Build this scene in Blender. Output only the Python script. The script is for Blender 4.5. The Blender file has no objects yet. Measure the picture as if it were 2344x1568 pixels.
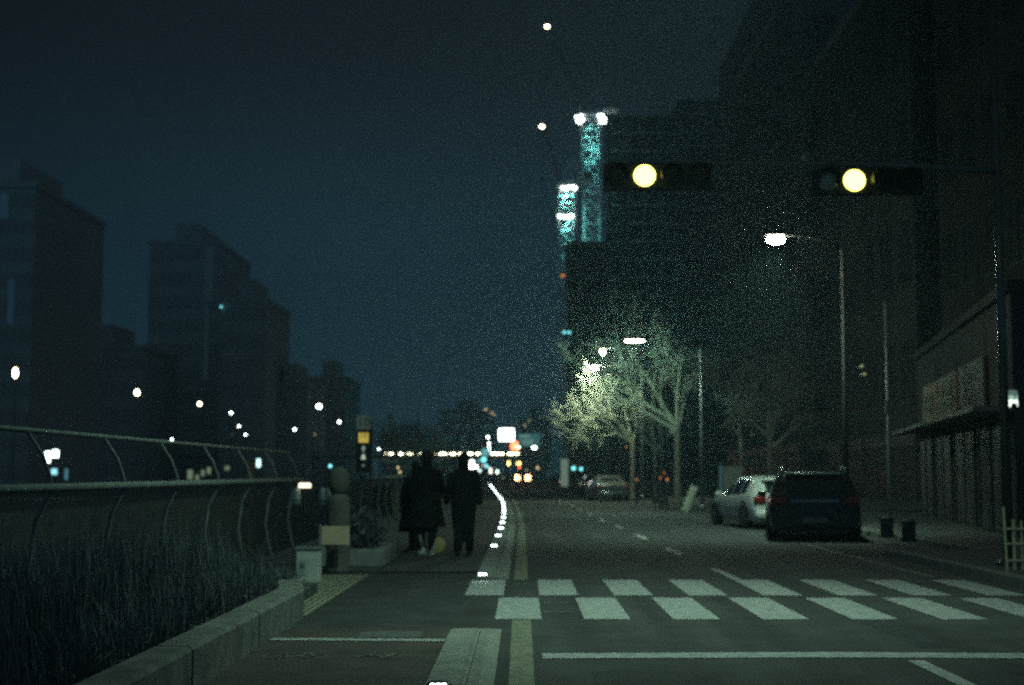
import bpy, bmesh, math, random
from mathutils import Vector, Matrix, Quaternion
R = math.radians
C = bpy.context.scene.collection
sc = bpy.context.scene

# ------------------------------------------------------------------ camera, world, light, exposure
CAMLOC = Vector((0, 0, 1.45))
YAW, PITCH = 0.449, 5.23
cam = bpy.data.cameras.new('camera'); camo = bpy.data.objects.new('camera', cam); C.objects.link(camo)
cam.lens = 50; cam.sensor_width = 36; cam.clip_start = 0.1; cam.clip_end = 3000
camo.location = CAMLOC; camo.rotation_euler = (R(90 + PITCH), 0, R(YAW))
cam.dof.use_dof = True; cam.dof.focus_distance = 8.0; cam.dof.aperture_fstop = 2.0
sc.camera = camo

w = bpy.data.worlds.new('World'); sc.world = w; w.use_nodes = True
nt = w.node_tree; nt.nodes.clear()
out = nt.nodes.new('ShaderNodeOutputWorld')
sky = nt.nodes.new('ShaderNodeTexSky'); sky.sky_type = 'NISHITA'; sky.sun_disc = False
sky.sun_elevation = R(-3); sky.sun_rotation = R(20)
bg1 = nt.nodes.new('ShaderNodeBackground'); bg1.inputs[1].default_value = 0.012
nt.links.new(sky.outputs[0], bg1.inputs[0])
tc = nt.nodes.new('ShaderNodeTexCoord'); sep = nt.nodes.new('ShaderNodeSeparateXYZ')
nt.links.new(tc.outputs['Generated'], sep.inputs[0])
ramp = nt.nodes.new('ShaderNodeValToRGB')          # glow of the city against height above the skyline
cr = ramp.color_ramp; cr.interpolation = 'EASE'
cr.elements[0].position = 0.0; cr.elements[0].color = (0.0115, 0.0430, 0.0640, 1)
cr.elements[1].position = 0.60; cr.elements[1].color = (0.0075, 0.0120, 0.0150, 1)
e = cr.elements.new(0.12); e.color = (0.0092, 0.0320, 0.0490, 1)
e = cr.elements.new(0.30); e.color = (0.0068, 0.0118, 0.0158, 1)
nt.links.new(sep.outputs['Z'], ramp.inputs[0])
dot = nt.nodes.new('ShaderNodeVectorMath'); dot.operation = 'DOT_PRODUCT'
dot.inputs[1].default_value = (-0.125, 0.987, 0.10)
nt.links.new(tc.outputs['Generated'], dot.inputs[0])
mr = nt.nodes.new('ShaderNodeFloatCurve')           # by direction: glow ahead, extra brightness behind the camera added to lift shadows
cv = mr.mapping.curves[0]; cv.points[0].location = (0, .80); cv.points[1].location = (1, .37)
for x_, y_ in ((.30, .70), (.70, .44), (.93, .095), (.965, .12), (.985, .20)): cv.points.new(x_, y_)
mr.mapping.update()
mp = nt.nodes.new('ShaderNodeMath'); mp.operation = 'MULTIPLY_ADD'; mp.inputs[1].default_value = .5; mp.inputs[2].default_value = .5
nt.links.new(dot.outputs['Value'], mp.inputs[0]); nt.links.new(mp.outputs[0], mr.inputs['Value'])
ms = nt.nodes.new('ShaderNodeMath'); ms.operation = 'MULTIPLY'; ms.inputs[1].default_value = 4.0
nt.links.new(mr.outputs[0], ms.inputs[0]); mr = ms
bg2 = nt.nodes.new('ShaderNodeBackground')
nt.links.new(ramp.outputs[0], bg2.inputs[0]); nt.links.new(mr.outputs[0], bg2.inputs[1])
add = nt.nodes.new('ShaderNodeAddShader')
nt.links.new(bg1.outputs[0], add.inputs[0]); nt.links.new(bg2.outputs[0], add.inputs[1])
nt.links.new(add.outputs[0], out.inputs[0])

sun = bpy.data.lights.new('fill_sun', 'SUN'); sun.energy = 0.006; sun.angle = R(12); sun.color = (0.7, 1.0, 0.95)  # faint fill added for the general tone, no moon in view
suno = bpy.data.objects.new('fill_sun', sun); C.objects.link(suno); suno.rotation_euler = (R(38), 0, R(-25))

sc.view_settings.view_transform = 'Standard'; sc.view_settings.look = 'None'
sc.view_settings.exposure = 0.12; sc.view_settings.gamma = 1.0
cy = sc.cycles
cy.use_denoising = False; cy.max_bounces = 4; cy.diffuse_bounces = 2; cy.glossy_bounces = 2
cy.transmission_bounces = 2; cy.volume_bounces = 0; cy.transparent_max_bounces = 8
cy.sample_clamp_indirect = 1.0; cy.sample_clamp_direct = 0.0
cy.caustics_reflective = False; cy.caustics_refractive = False
cy.pixel_filter_type = 'BLACKMAN_HARRIS'; cy.filter_width = 1.7

# ------------------------------------------------------------------ where a thing seen at (u, v) of the 2343 x 1568 view stands
CR = Matrix.Rotation(R(YAW), 3, 'Z') @ Matrix.Rotation(R(90 + PITCH), 3, 'X')
FP = 50 / 36 * 2343
def ray(u, v): return CR @ Vector(((u - 1171.5) / FP, -(v - 784) / FP, -1))
def P(u, v, Y):
    d = ray(u, v); return CAMLOC + d * (Y / d.y)
def S(x, y, Y): return P(x * .8567, y * .8567, Y)     # the same in pixels of the full photograph
def G(u, v, z=0):
    d = ray(u, v); return CAMLOC + d * ((z - CAMLOC.z) / d.z)

# ------------------------------------------------------------------ materials
MATS = {}
def mat(name, col, rough=.8, metal=0., var=.25, scale=6., bump=0., spec=.5, col2=None):
    if name in MATS: return MATS[name]
    m = bpy.data.materials.new(name); m.use_nodes = True; n = m.node_tree; b = n.nodes['Principled BSDF']
    b.inputs['Roughness'].default_value = rough; b.inputs['Metallic'].default_value = metal
    b.inputs['Specular IOR Level'].default_value = spec
    t = n.nodes.new('ShaderNodeTexCoord'); no = n.nodes.new('ShaderNodeTexNoise')
    no.inputs['Scale'].default_value = scale; no.inputs['Detail'].default_value = 6; no.inputs['Roughness'].default_value = .65
    n.links.new(t.outputs['Object'], no.inputs['Vector'])
    r = n.nodes.new('ShaderNodeValToRGB')
    c2 = col2 or tuple(c * (1 - var) for c in col); c1 = tuple(min(1, c * (1 + var)) for c in col)
    r.color_ramp.elements[0].position = .32; r.color_ramp.elements[0].color = (*c2, 1)
    r.color_ramp.elements[1].position = .68; r.color_ramp.elements[1].color = (*c1, 1)
    n.links.new(no.outputs['Fac'], r.inputs[0]); n.links.new(r.outputs[0], b.inputs['Base Color'])
    if bump:
        bn = n.nodes.new('ShaderNodeBump'); bn.inputs['Strength'].default_value = bump; bn.inputs['Distance'].default_value = .02
        n2 = n.nodes.new('ShaderNodeTexNoise'); n2.inputs['Scale'].default_value = scale * 9; n2.inputs['Detail'].default_value = 3
        n.links.new(t.outputs['Object'], n2.inputs['Vector'])
        n.links.new(n2.outputs['Fac'], bn.inputs['Height']); n.links.new(bn.outputs[0], b.inputs['Normal'])
    MATS[name] = m; return m
def emi(name, col, s):
    if name in MATS: return MATS[name]
    m = bpy.data.materials.new(name); m.use_nodes = True; n = m.node_tree; n.nodes.clear()
    o = n.nodes.new('ShaderNodeOutputMaterial'); em = n.nodes.new('ShaderNodeEmission')
    em.inputs[0].default_value = (*col, 1); em.inputs[1].default_value = s
    n.links.new(em.outputs[0], o.inputs[0]); MATS[name] = m; return m
def glass(name, col, rough=.06):
    return mat(name, col, rough, 0, .1, 2, 0, .9)
def paint(name, col, wear=.55):
    m = mat(name, col, .7, 0, .12, 5, .15)
    n = m.node_tree; b = n.nodes['Principled BSDF']
    t = n.nodes.new('ShaderNodeTexCoord'); no = n.nodes.new('ShaderNodeTexNoise'); no.inputs['Scale'].default_value = 9; no.inputs['Detail'].default_value = 8
    no.inputs['Roughness'].default_value = .75
    r = n.nodes.new('ShaderNodeValToRGB'); r.color_ramp.elements[0].position = .40; r.color_ramp.elements[1].position = .56
    mx = n.nodes.new('ShaderNodeMix'); mx.data_type = 'RGBA'
    src = b.inputs['Base Color'].links[0].from_socket
    n.links.new(t.outputs['Object'], no.inputs['Vector']); n.links.new(no.outputs['Fac'], r.inputs[0]); n.links.new(r.outputs[0], mx.inputs[0])
    mx.inputs[6].default_value = tuple(c * wear for c in col) + (1,)
    n.links.new(src, mx.inputs[7]); n.links.new(mx.outputs[2], b.inputs['Base Color']); return m

ASPH = mat('asphalt', (.062, .063, .063), .85, 0, .28, 1.3, .5, .4)
def tracks(m, amt=.28):
    n = m.node_tree; b = n.nodes['Principled BSDF']; src = b.inputs['Base Color'].links[0].from_socket
    t = n.nodes.new('ShaderNodeTexCoord'); mp_ = n.nodes.new('ShaderNodeMapping'); mp_.inputs['Scale'].default_value = (1.3, .06, 1)
    no = n.nodes.new('ShaderNodeTexNoise'); no.inputs['Scale'].default_value = 1.6; no.inputs['Detail'].default_value = 4
    n.links.new(t.outputs['Object'], mp_.inputs[0]); n.links.new(mp_.outputs[0], no.inputs['Vector'])
    mr_ = n.nodes.new('ShaderNodeMapRange'); mr_.inputs['From Min'].default_value = .35; mr_.inputs['From Max'].default_value = .65
    mr_.inputs['To Min'].default_value = 1-amt; mr_.inputs['To Max'].default_value = 1+amt; n.links.new(no.outputs['Fac'], mr_.inputs[0])
    v = n.nodes.new('ShaderNodeVectorMath'); v.operation = 'SCALE'; n.links.new(src, v.inputs[0]); n.links.new(mr_.outputs[0], v.inputs['Scale']); n.links.new(v.outputs[0], b.inputs['Base Color'])
tracks(ASPH)
ASPH2 = mat('old_asphalt', (.048, .050, .052), .85, 0, .3, 2.1, .5, .4)
REDP = mat('red_bike_surface', (.076, .064, .057), .85, 0, .3, 2.5, .5, .4)
PAVE = mat('paving', (.085, .09, .088), .85, 0, .25, 3, .4, .4)
CONC = mat('concrete', (.18, .185, .17), .85, 0, .4, 4, .5, .4)
CONC2 = mat('pale_concrete', (.30, .30, .27), .85, 0, .25, 5, .4, .4)
STONE = mat('stone', (.13, .13, .11), .9, 0, .35, 3, .6, .3)
WHITE = paint('white_road_paint', (.52, .52, .50))
FADED = paint('faded_road_paint', (.24, .24, .23))
YELP = paint('yellow_road_paint', (.28, .27, .19))
SOIL = mat('soil', (.10, .11, .105), .95, 0, .4, 3, .6, .2)
WATER = mat('dark_water', (.012, .018, .02), .12, 0, .2, 1, .4)
STEEL = mat('brushed_steel', (.17, .19, .185), .75, .1, .3, 8)
DSTEEL = mat('dark_painted_steel', (.06, .065, .065), .5, .3, .2, 6)
POLE = mat('grey_galvanised_steel', (.30, .31, .30), .5, .4, .2, 5)
BLACK = mat('black_plastic', (.02, .02, .02), .5, 0, .2, 6)
WALL1 = mat('dark_render_wall', (.045, .047, .047), .9, 0, .2, .4, .2, .3)
WALL2 = mat('brown_tile_wall', (.042, .038, .034), .9, 0, .25, .5, .2, .3)
WALL3 = mat('grey_block_wall', (.06, .066, .068), .9, 0, .25, .3, .2, .3)
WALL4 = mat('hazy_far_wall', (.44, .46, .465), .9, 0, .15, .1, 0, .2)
PANE = mat('dark_window_glass', (.015, .019, .022), .5, 0, .1, 2, 0, .25)
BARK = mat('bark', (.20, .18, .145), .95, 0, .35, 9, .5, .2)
TWIG = mat('lamplit_twig_bark', (.50, .52, .40), .9, 0, .3, 5, 0, .2)  # kept pale in place of stronger lamps at the two lit trees
LEAF = mat('dry_leaf', (.36, .30, .10), .8, 0, .35, 3, 0, .2)
SHRUB = mat('dark_evergreen_leaf', (.13, .155, .17), .75, 0, .45, 2, 0, .3)

# ------------------------------------------------------------------ mesh builder
class MB:
    def __init__(s): s.v = []; s.f = []; s.mi = []
    def quad(s, a, b, c, d, mi=0):
        n = len(s.v); s.v += [tuple(a), tuple(b), tuple(c), tuple(d)]; s.f.append((n, n+1, n+2, n+3)); s.mi.append(mi)
    def poly(s, pts, mi=0):
        n = len(s.v); s.v += [tuple(p) for p in pts]; s.f.append(tuple(range(n, n + len(pts)))); s.mi.append(mi)
    def box(s, x0, x1, y0, y1, z0, z1, mi=0, M=None, bev=0.):
        if bev:
            b = bev
            ring = lambda z, k: [(x0+b*k, y0, z), (x1-b*k, y0, z), (x1, y0+b*k, z), (x1, y1-b*k, z), (x1-b*k, y1, z), (x0+b*k, y1, z), (x0, y1-b*k, z), (x0, y0+b*k, z)]
            ins = lambda z: [(x0+b, y0+b, z), (x1-b, y0+b, z), (x1-b, y0+b, z), (x1-b, y1-b, z), (x1-b, y1-b, z), (x0+b, y1-b, z), (x0+b, y1-b, z), (x0+b, y0+b, z)]
            r0, r1 = ring(z0, 1), ring(z1 - b, 1)
            r2 = [(min(max(p[0], x0+b), x1-b), min(max(p[1], y0+b), y1-b), z1) for p in r1]
            n = len(s.v); pts = r0 + r1 + r2
            if M: pts = [tuple(M @ Vector(p)) for p in pts]
            s.v += pts
            for L in range(2):
                for i in range(8):
                    j = (i+1) % 8; s.f.append((n+L*8+i, n+L*8+j, n+L*8+8+j, n+L*8+8+i)); s.mi.append(mi)
            s.f.append(tuple(n+16+i for i in range(8))); s.mi.append(mi)
            s.f.append(tuple(n+7-i for i in range(8))); s.mi.append(mi); return
        n = len(s.v)
        pts = [(x, y, z) for z in (z0, z1) for x, y in ((x0, y0), (x1, y0), (x1, y1), (x0, y1))]
        if M: pts = [tuple(M @ Vector(p)) for p in pts]
        s.v += pts
        for f in ((3,2,1,0), (4,5,6,7), (0,1,5,4), (1,2,6,5), (2,3,7,6), (3,0,4,7)):
            s.f.append(tuple(n+i for i in f)); s.mi.append(mi)
    def tube(s, pts, rad, seg=8, mi=0, cap=True):
        pts = [Vector(p) for p in pts]
        if not isinstance(rad, (list, tuple)): rad = [rad] * len(pts)
        n0 = len(s.v); up = None
        for i, p in enumerate(pts):
            d = (pts[min(i+1, len(pts)-1)] - pts[max(i-1, 0)]).normalized()
            if up is None:
                up = Vector((0, 0, 1)) if abs(d.z) < .9 else Vector((1, 0, 0))
            a = d.cross(up)
            if a.length < 1e-6: a = d.cross(Vector((0, 1, 0)))
            a.normalize(); b = a.cross(d).normalized(); up = b
            for k in range(seg):
                t = 2*math.pi*k/seg; s.v.append(tuple(p + (a*math.cos(t) + b*math.sin(t)) * rad[i]))
        for i in range(len(pts)-1):
            for k in range(seg):
                q = (k+1) % seg; s.f.append((n0+i*seg+k, n0+i*seg+q, n0+(i+1)*seg+q, n0+(i+1)*seg+k)); s.mi.append(mi)
        if cap:
            s.f.append(tuple(n0+seg-1-k for k in range(seg))); s.mi.append(mi)
            m = n0 + (len(pts)-1)*seg; s.f.append(tuple(m+k for k in range(seg))); s.mi.append(mi)
    def lathe(s, prof, seg=16, mi=0, M=None, c=(0,0,0)):
        n0 = len(s.v)
        for r, z in prof:
            for k in range(seg):
                t = 2*math.pi*k/seg; p = Vector((r*math.cos(t)+c[0], r*math.sin(t)+c[1], z+c[2]))
                s.v.append(tuple(M @ p if M else p))
        for i in range(len(prof)-1):
            for k in range(seg):
                q = (k+1) % seg; s.f.append((n0+i*seg+k, n0+i*seg+q, n0+(i+1)*seg+q, n0+(i+1)*seg+k)); s.mi.append(mi)
        s.f.append(tuple(n0+seg-1-k for k in range(seg))); s.mi.append(mi)
        m = n0+(len(prof)-1)*seg; s.f.append(tuple(m+k for k in range(seg))); s.mi.append(mi)
    def ball(s, c, r, seg=12, mi=0, sx=1, sy=1, sz=1):
        pr = [(max(.001, math.sin(math.pi*i/8))*r, -math.cos(math.pi*i/8)*r*sz) for i in range(9)]
        M = Matrix.Translation(c) @ Matrix.Diagonal((sx, sy, 1, 1)); s.lathe(pr, seg, mi, M)
    def build(s, name, mats, parent=None, smooth=False):
        me = bpy.data.meshes.new(name); me.from_pydata(s.v, [], s.f)
        if not isinstance(mats, (list, tuple)): mats = [mats]
        for m in mats: me.materials.append(m)
        me.polygons.foreach_set('material_index', s.mi)
        if smooth: me.polygons.foreach_set('use_smooth', [True]*len(s.f))
        me.update(); o = bpy.data.objects.new(name, me); C.objects.link(o)
        if parent: o.parent = parent
        return o

def tag(o, label=None, cat=None, group=None, kind=None):
    if label: o['label'] = label
    if cat: o['category'] = cat
    if group: o['group'] = group
    if kind: o['kind'] = kind
    return o
def thing(name, label, cat, loc=(0,0,0), rz=0, group=None):
    o = bpy.data.objects.new(name, None); C.objects.link(o); o.location = loc; o.rotation_euler = (0, 0, rz); o.empty_display_size = .2
    return tag(o, label, cat, group)
KIDS = {}
def dup(root, loc, rz=0, label=None, group=None, scale=None):
    r = root.copy(); C.objects.link(r); r.location = loc; r.rotation_euler = (0, 0, rz)
    if label: r['label'] = label
    if group: r['group'] = group
    if scale: r.scale = scale
    def rec(a, b):
        for ch in list(a.children):
            c = ch.copy(); C.objects.link(c); c.parent = b; rec(ch, c)
    rec(root, r); return r
def struct(name, mb, m, label=None, **k):
    o = mb.build(name, m, **k); o['kind'] = 'structure'; return o
def lamp(name, loc, power, col, parent=None, kind='SPOT', size=130, target=None, rad=.12):
    l = bpy.data.lights.new(name, kind); l.energy = power; l.color = col
    if kind == 'SPOT': l.spot_size = R(size); l.spot_blend = 1.0
    l.shadow_soft_size = rad
    o = bpy.data.objects.new(name, l); C.objects.link(o); o.location = loc
    d = (Vector(target) - Vector(loc)) if target else Vector((0, 0, -1))
    o.rotation_euler = d.to_track_quat('-Z', 'Y').to_euler()
    if parent: o.parent = parent; 
    return o

# ------------------------------------------------------------------ the ground and its markings
def off(y):                       # the road drifts left beyond 30 m
    if y < 30: return 0.
    if y < 80: return .0003*(y-30)**2
    return .75 + .03*(y-80)
YS = [-12, 0, 8, 13.6, 19, 20.8, 26, 30, 36, 42, 50, 58, 66, 74, 82, 95, 110, 130, 155, 185, 230]
def strip(mb, f0, f1, z, ys, mi=0):
    for a, b in zip(ys, ys[1:]): mb.quad((f0(a), a, z), (f1(a), a, z), (f1(b), b, z), (f0(b), b, z), mi)
def ysub(a, b): return [a] + [y for y in YS if a < y < b] + [b]

m = MB()
strip(m, lambda y: -4.3, lambda y: 700, -.02, [-60, 260])
strip(m, lambda y: -700, lambda y: -17, -.02, [-60, 260])
strip(m, lambda y: -700, lambda y: 700, -.02, [260, 1400])
struct('ground', m, SOIL)
m = MB(); strip(m, lambda y: -17, lambda y: -4.3, -4.6, [-60, 260]); struct('stream_water', m, WATER)
m = MB()
m.box(-4.6, -4.3, -60, 260, -5, -.03); m.box(-17.0, -16.7, -60, 260, -5, .15)
m.box(-16.7, -4.6, 259.6, 260, -5, .1)
struct('embankment', m, mat('weathered_stone', (.13, .165, .18), .9, 0, .4, 1.5, .5, .2))
m = MB(); strip(m, lambda y: -.66-off(y), lambda y: 8.0-off(y)*.5, 0, YS); m.quad((-60, 160, .002), (-.66-off(160), 160, .002), (-.66-off(230), 230, .002), (-60, 230, .002)); m.quad((6, 160, .002), (90, 160, .002), (90, 230, .002), (5, 230, .002))
struct('road', m, ASPH)
m = MB(); rp = lambda x0, x1, y0, y1: m.quad((x0, y0, .002), (x1, y0+.1, .002), (x1, y1+.05, .002), (x0, y1, .002))
rp(-.1, 5.4, 44, 46.2); rp(.3, 2.6, 24, 27.5); rp(3.2, 5.2, 31, 36); rp(.5, 1.4, 7, 10.6); rp(-.2, 6, 66, 69); rp(3.3, 3.6, 12, 30)
struct('road_patches', m, ASPH2)
m = MB(); strip(m, lambda y: -2.2, lambda y: -.66, 0, [-12, 0, 13.55]); strip(m, lambda y: -2.12-off(y), lambda y: -.66-off(y), .012, ysub(20.9, 160)); struct('bike_path', m, REDP)
m = MB(); m.quad((-4.2, 13.55, .001), (-.66, 13.55, .001), (-.66, 20.9, .001), (-4.2, 20.9, .001)); struct('side_road', m, ASPH2)
m = MB()
m.quad((-4.2, 20.9, .03), (-2.12, 20.9, .03), (-2.12, 30, .03), (-4.2, 30, .03)); strip(m, lambda y: -4.2-off(y)*.4, lambda y: -2.12-off(y), .03, ysub(30, 160))
m.quad((-4.2, 20.9, 0), (-2.12, 20.9, 0), (-2.12, 20.9, .03), (-4.2, 20.9, .03))
m.quad((-2.12, 24.6, .016), (-.66, 24.6, .016), (-.66, 20.9, .016), (-2.12, 20.9, .016))
struct('walkway', m, PAVE)
# right-hand pavement with its kerb, set back for the parking bay
m = MB()
m.box(6.45, 40, -12, 25, -.02, .13); m.box(8.1, 40, 25, 160, -.02, .13)
struct('pavement', m, PAVE)
m = MB()
for y in [k*1.0 for k in range(-10, 25)]: m.box(6.28, 6.448, y+.006, y+.994, -.02, .135, bev=.015)
for y in [k*1.0 for k in range(25, 110)]: m.box(7.93, 8.098, y+.006, y+.994, -.02, .135, bev=.015)
struct('kerb', m, CONC)

def bar(mb, x0, x1, y0, y1, z=.005, mi=0):
    random.seed(int(x0*997+y0*31)); n = 5
    for i in range(n):
        a = y0+(y1-y0)*i/n; b = y0+(y1-y0)*(i+1)/n; mb.quad((x0, a, z), (x1, a, z), (x1, b, z), (x0, b, z), mi)
m = MB()
for k in range(9):
    bar(m, -.695+.885*k, -.235+.885*k, 17.05, 19.5)
    bar(m, -.28+.885*k, .18+.885*k, 14.3, 16.72)
struct('crosswalk', m, WHITE)
m = MB()
for yy in (15.0, 16.05): m.quad((.2, yy, .005), (.52, yy+.03, .005), (.52, yy+.08, .005), (.2, yy+.1, .005))
struct('small_road_marks', m, FADED)
m = MB(); m.quad((.15, 11.3, .005), (2.5, 11.38, .005), (2.5, 11.72, .005), (.15, 11.62, .005)); m.quad((2.5, 11.38, .005), (6.2, 11.25, .005), (6.2, 11.55, .005), (2.5, 11.72, .005)); struct('stop_line', m, WHITE)
m = MB()
strip(m, lambda y: -.10-(y-9)*.002, lambda y: .08-(y-9)*.001, .005, [2, 9, 14.25])
strip(m, lambda y: -.125-off(y)*.8, lambda y: .06-off(y)*.8, .005, ysub(19.5, 130)); struct('centre_line', m, YELP)
m = MB(); strip(m, lambda y: 2.97, lambda y: 3.10, .005, [2, 11.2])
def lx(y): return 2.9-.019*(y-20)
for a in range(12):
    y0 = 19.52+5.9*a; y1 = y0+2.3; m.quad((lx(y0)-.06, y0, .005), (lx(y0)+.07, y0, .005), (lx(y1)+.07, y1, .005), (lx(y1)-.06, y1, .005))
struct('lane_line', m, WHITE)
m = MB(); strip(m, lambda y: 5.66-off(y)*.6, lambda y: 5.78-off(y)*.6, .005, [4, 9, 13]); strip(m, lambda y: 5.64, lambda y: 5.76, .005, [20, 24, 29]); struct('edge_line', m, FADED)
m = MB()
for k in range(12): m.quad((-4.6+.95*k, 150, .006), (-4.1+.95*k, 150, .006), (-4.1+.95*k, 156, .006), (-4.6+.95*k, 156, .006))
struct('distant_crosswalk', m, WHITE)
# bicycle lane marks: stop bar, patch, bicycle and walker symbols
m = MB(); m.quad((-2.24, 12.5, .005), (-.68, 12.42, .005), (-.68, 12.6, .005), (-2.24, 12.68, .005)); struct('bike_stop_line', m, WHITE)
m = MB(); m.quad((-1.5, 12.72, .004), (-.9, 12.72, .004), (-.93, 13.2, .004), (-1.46, 13.2, .004)); struct('faded_patch', m, MATS.get('x') or paint('very_worn_paint', (.15, .155, .15)))
def pline(mb, pts, wd, z=.005):
    for a, b in zip(pts, pts[1:]):
        a = Vector((*a, z)); b = Vector((*b, z)); d = (b-a).normalized(); n = Vector((-d.y, d.x, 0))*wd/2; mb.quad(a-n, b-n, b+n, a+n)
m = MB()
for cx in (-1.96, -1.66): pline(m, [(cx+.10*math.cos(t*math.pi/6), 11.42+.13*math.sin(t*math.pi/6)) for t in range(13)], .028)
pline(m, [(-1.96, 11.42), (-1.88, 11.62), (-1.73, 11.62), (-1.80, 11.42), (-1.96, 11.42)], .028); pline(m, [(-1.66, 11.42), (-1.72, 11.68), (-1.66, 11.72)], .028)
pline(m, [(-1.34, 11.40), (-1.24, 11.46), (-1.16, 11.45), (-1.10, 11.38)], .05); pline(m, [(-1.11, 11.30), (-1.02, 11.60)], .05); pline(m, [(-1.24, 11.46), (-1.2, 11.6)], .04)
struct('bike_lane_symbol', m, paint('worn_symbol_paint', (.17, .17, .16)))

# divider kerb between bike path and road
m = MB()
def divider(y0, y1, ys, ramp):
    pr = lambda y: [(-.66-off(y), 0), (-.64-off(y), .075), (-.42-off(y), .075), (-.405-off(y), .05), (-.385-off(y), .05), (-.37-off(y), .075), (-.34-off(y), .075), (-.30-off(y), .03), (-.20-off(y), .012)]
    for a, b in zip(ys, ys[1:]):
        ka = 0.15 if ramp and abs(a-ys[0]) < .01 and ramp == 1 else 1; kb = .15 if ramp == 2 and abs(b-ys[-1]) < .01 else 1
        pa, pb = pr(a), pr(b)
        for i in range(len(pa)-1): m.quad((pa[i][0], a, pa[i][1]*ka+.001), (pa[i+1][0], a, pa[i+1][1]*ka+.001), (pb[i+1][0], b, pb[i+1][1]*kb+.001), (pb[i][0], b, pb[i][1]*kb+.001))
divider(-4, 13.3, [-4, 4, 8, 12.7, 13.4], 2)
divider(20, 170, [19.7, 20.3] + ysub(20.4, 160)[1:], 1)
struct('divider_kerb', m, CONC2)

# reflector studs on the divider, made to glow in place of reflected light
STUDGLOW = emi('stud_glow', (.82, 1, .98), 14)
def stud(loc, first=[None]):
    lab = 'small bright white stud on the kerb between bike path and road'
    if first[0]: return dup(first[0], loc)
    t = thing('road_stud', lab, 'road stud', loc, 0, 'bright studs along the divider kerb')
    a = MB(); a.lathe([(.085, 0), (.08, .018), (.06, .03)], 14); a.build('stud_base', DSTEEL, t)
    for k in range(3):
        b = MB(); b.box(-.052+.037*k, -.022+.037*k, -.087, -.062, .006, .027, bev=.003); b.build('glow_lens', STUDGLOW, t)
    first[0] = t; return t
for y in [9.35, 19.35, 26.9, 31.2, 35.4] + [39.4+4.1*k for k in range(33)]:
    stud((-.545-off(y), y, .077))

# tactile paving, kerbs of the planting beds
TACT = mat('tactile_groove_shade', (.13, .125, .09), .8, 0, .25, 6, .3, .3)  # base darker than the ribs, groove shade put into its colour
m = MB()
ex = lambda y: -2.2 - max(0, (y-14.45))*.17            # left limit against the kerb return
m.poly([(-2.2, 14.45, .006), (-2.17, 20.4, .006), (-3.15, 20.4, .006), (-3.1, 19.3, .006)])
struct('tactile_base', m, TACT)
TG = mat('tactile_rib', (.36, .35, .26), .8, 0, .25, 6, .3, .3)
m = MB()
for k in range(13):
    x = -2.21 - k*.072; y0 = 14.5 + max(0, (-2.2-x))/.9*4.8
    if y0 < 20.2: m.box(x-.022, x+.002, y0, 20.35, .006, .02)
struct('tactile_paving', m, TG)
m = MB()
for y in [k*2.4 for k in range(-3, 6)]:
    m.box(-2.48, -2.2, y+.002, min(y+2.398, 14.4), -.02, .30, bev=.03)
for k in range(4):
    M = Matrix.Translation((-2.34, 14.42, 0)) @ Matrix.Rotation(R(10), 4, 'Z'); m.box(-.14, .14, .005+k*1.2, 1.195+k*1.2, -.02, .298-.072*k, M=M, bev=.03)
o = m.build('planting_bed_kerb', CONC); tag(o, 'long raised concrete kerb edging the dark planting bed at the lower left', 'kerb')
m = MB(); m.box(-4.2, -2.49, -7, 17.4, -.02, .12); struct('planting_bed', m, SOIL)
m = MB(); m.box(-3.3, -2.14, 22.0, 22.16, -.0, .28, bev=.02); m.box(-2.30, -2.14, 22.17, 24.2, 0, .28, bev=.02); m.box(-3.3, -3.14, 22.17, 24.2, 0, .28, bev=.02); m.box(-3.13, -2.31, 24.05, 24.2, 0, .28, bev=.02); m.box(-3.13, -2.31, 22.17, 24.04, .03, .18, 1)
o = m.build('low_concrete_planter', [CONC2, SOIL]); tag(o, 'low square concrete planter behind the yellow tactile paving', 'planter')

# ------------------------------------------------------------------ plants
def leaf_mass(name, regions, m, seed=1, size=.06, parent=None):
    random.seed(seed); b = MB()
    for (cx, cy, cz, rx, ry, rz, n) in regions:
        for _ in range(n):
            while True:
                q = Vector((random.uniform(-1, 1), random.uniform(-1, 1), random.uniform(-1, 1)))
                if .25 < q.length < 1: break
            p = Vector((cx+q.x*rx, cy+q.y*ry, cz+q.z*rz)); a = Vector((random.gauss(0, 1), random.gauss(0, 1), random.gauss(0, 1))).normalized()
            c = a.orthogonal().normalized(); s = size*random.uniform(.6, 1.4); d = a.cross(c)
            b.poly([p-c*s, p-d*s*.45, p+c*s, p+d*s*.45])
    return b.build(name, m, parent)
rg = []; random.seed(5)
for _ in range(110):
    x = random.uniform(-4.1, -2.72); y = random.uniform(5.5, 16.4); rg.append((x, y, .22+random.uniform(0, .1), .32, .5, random.uniform(.16, .34) if y < 14 else .15, 420))
random.seed(77); b = MB()
for (cx, cy, cz, rx, ry, rz, n) in rg:                    # low leaves at the foot of the reeds
    for _ in range(90):
        p = Vector((cx+random.uniform(-rx, rx), cy+random.uniform(-ry, ry), .12+abs(random.gauss(0, .10)))); a = Vector((random.gauss(0, 1), random.gauss(0, 1), random.gauss(0, 1))).normalized(); c = a.orthogonal().normalized(); q = .022; d = a.cross(c)
        b.poly([p-c*q, p-d*q*.5, p+c*q, p+d*q*.5])
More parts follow.
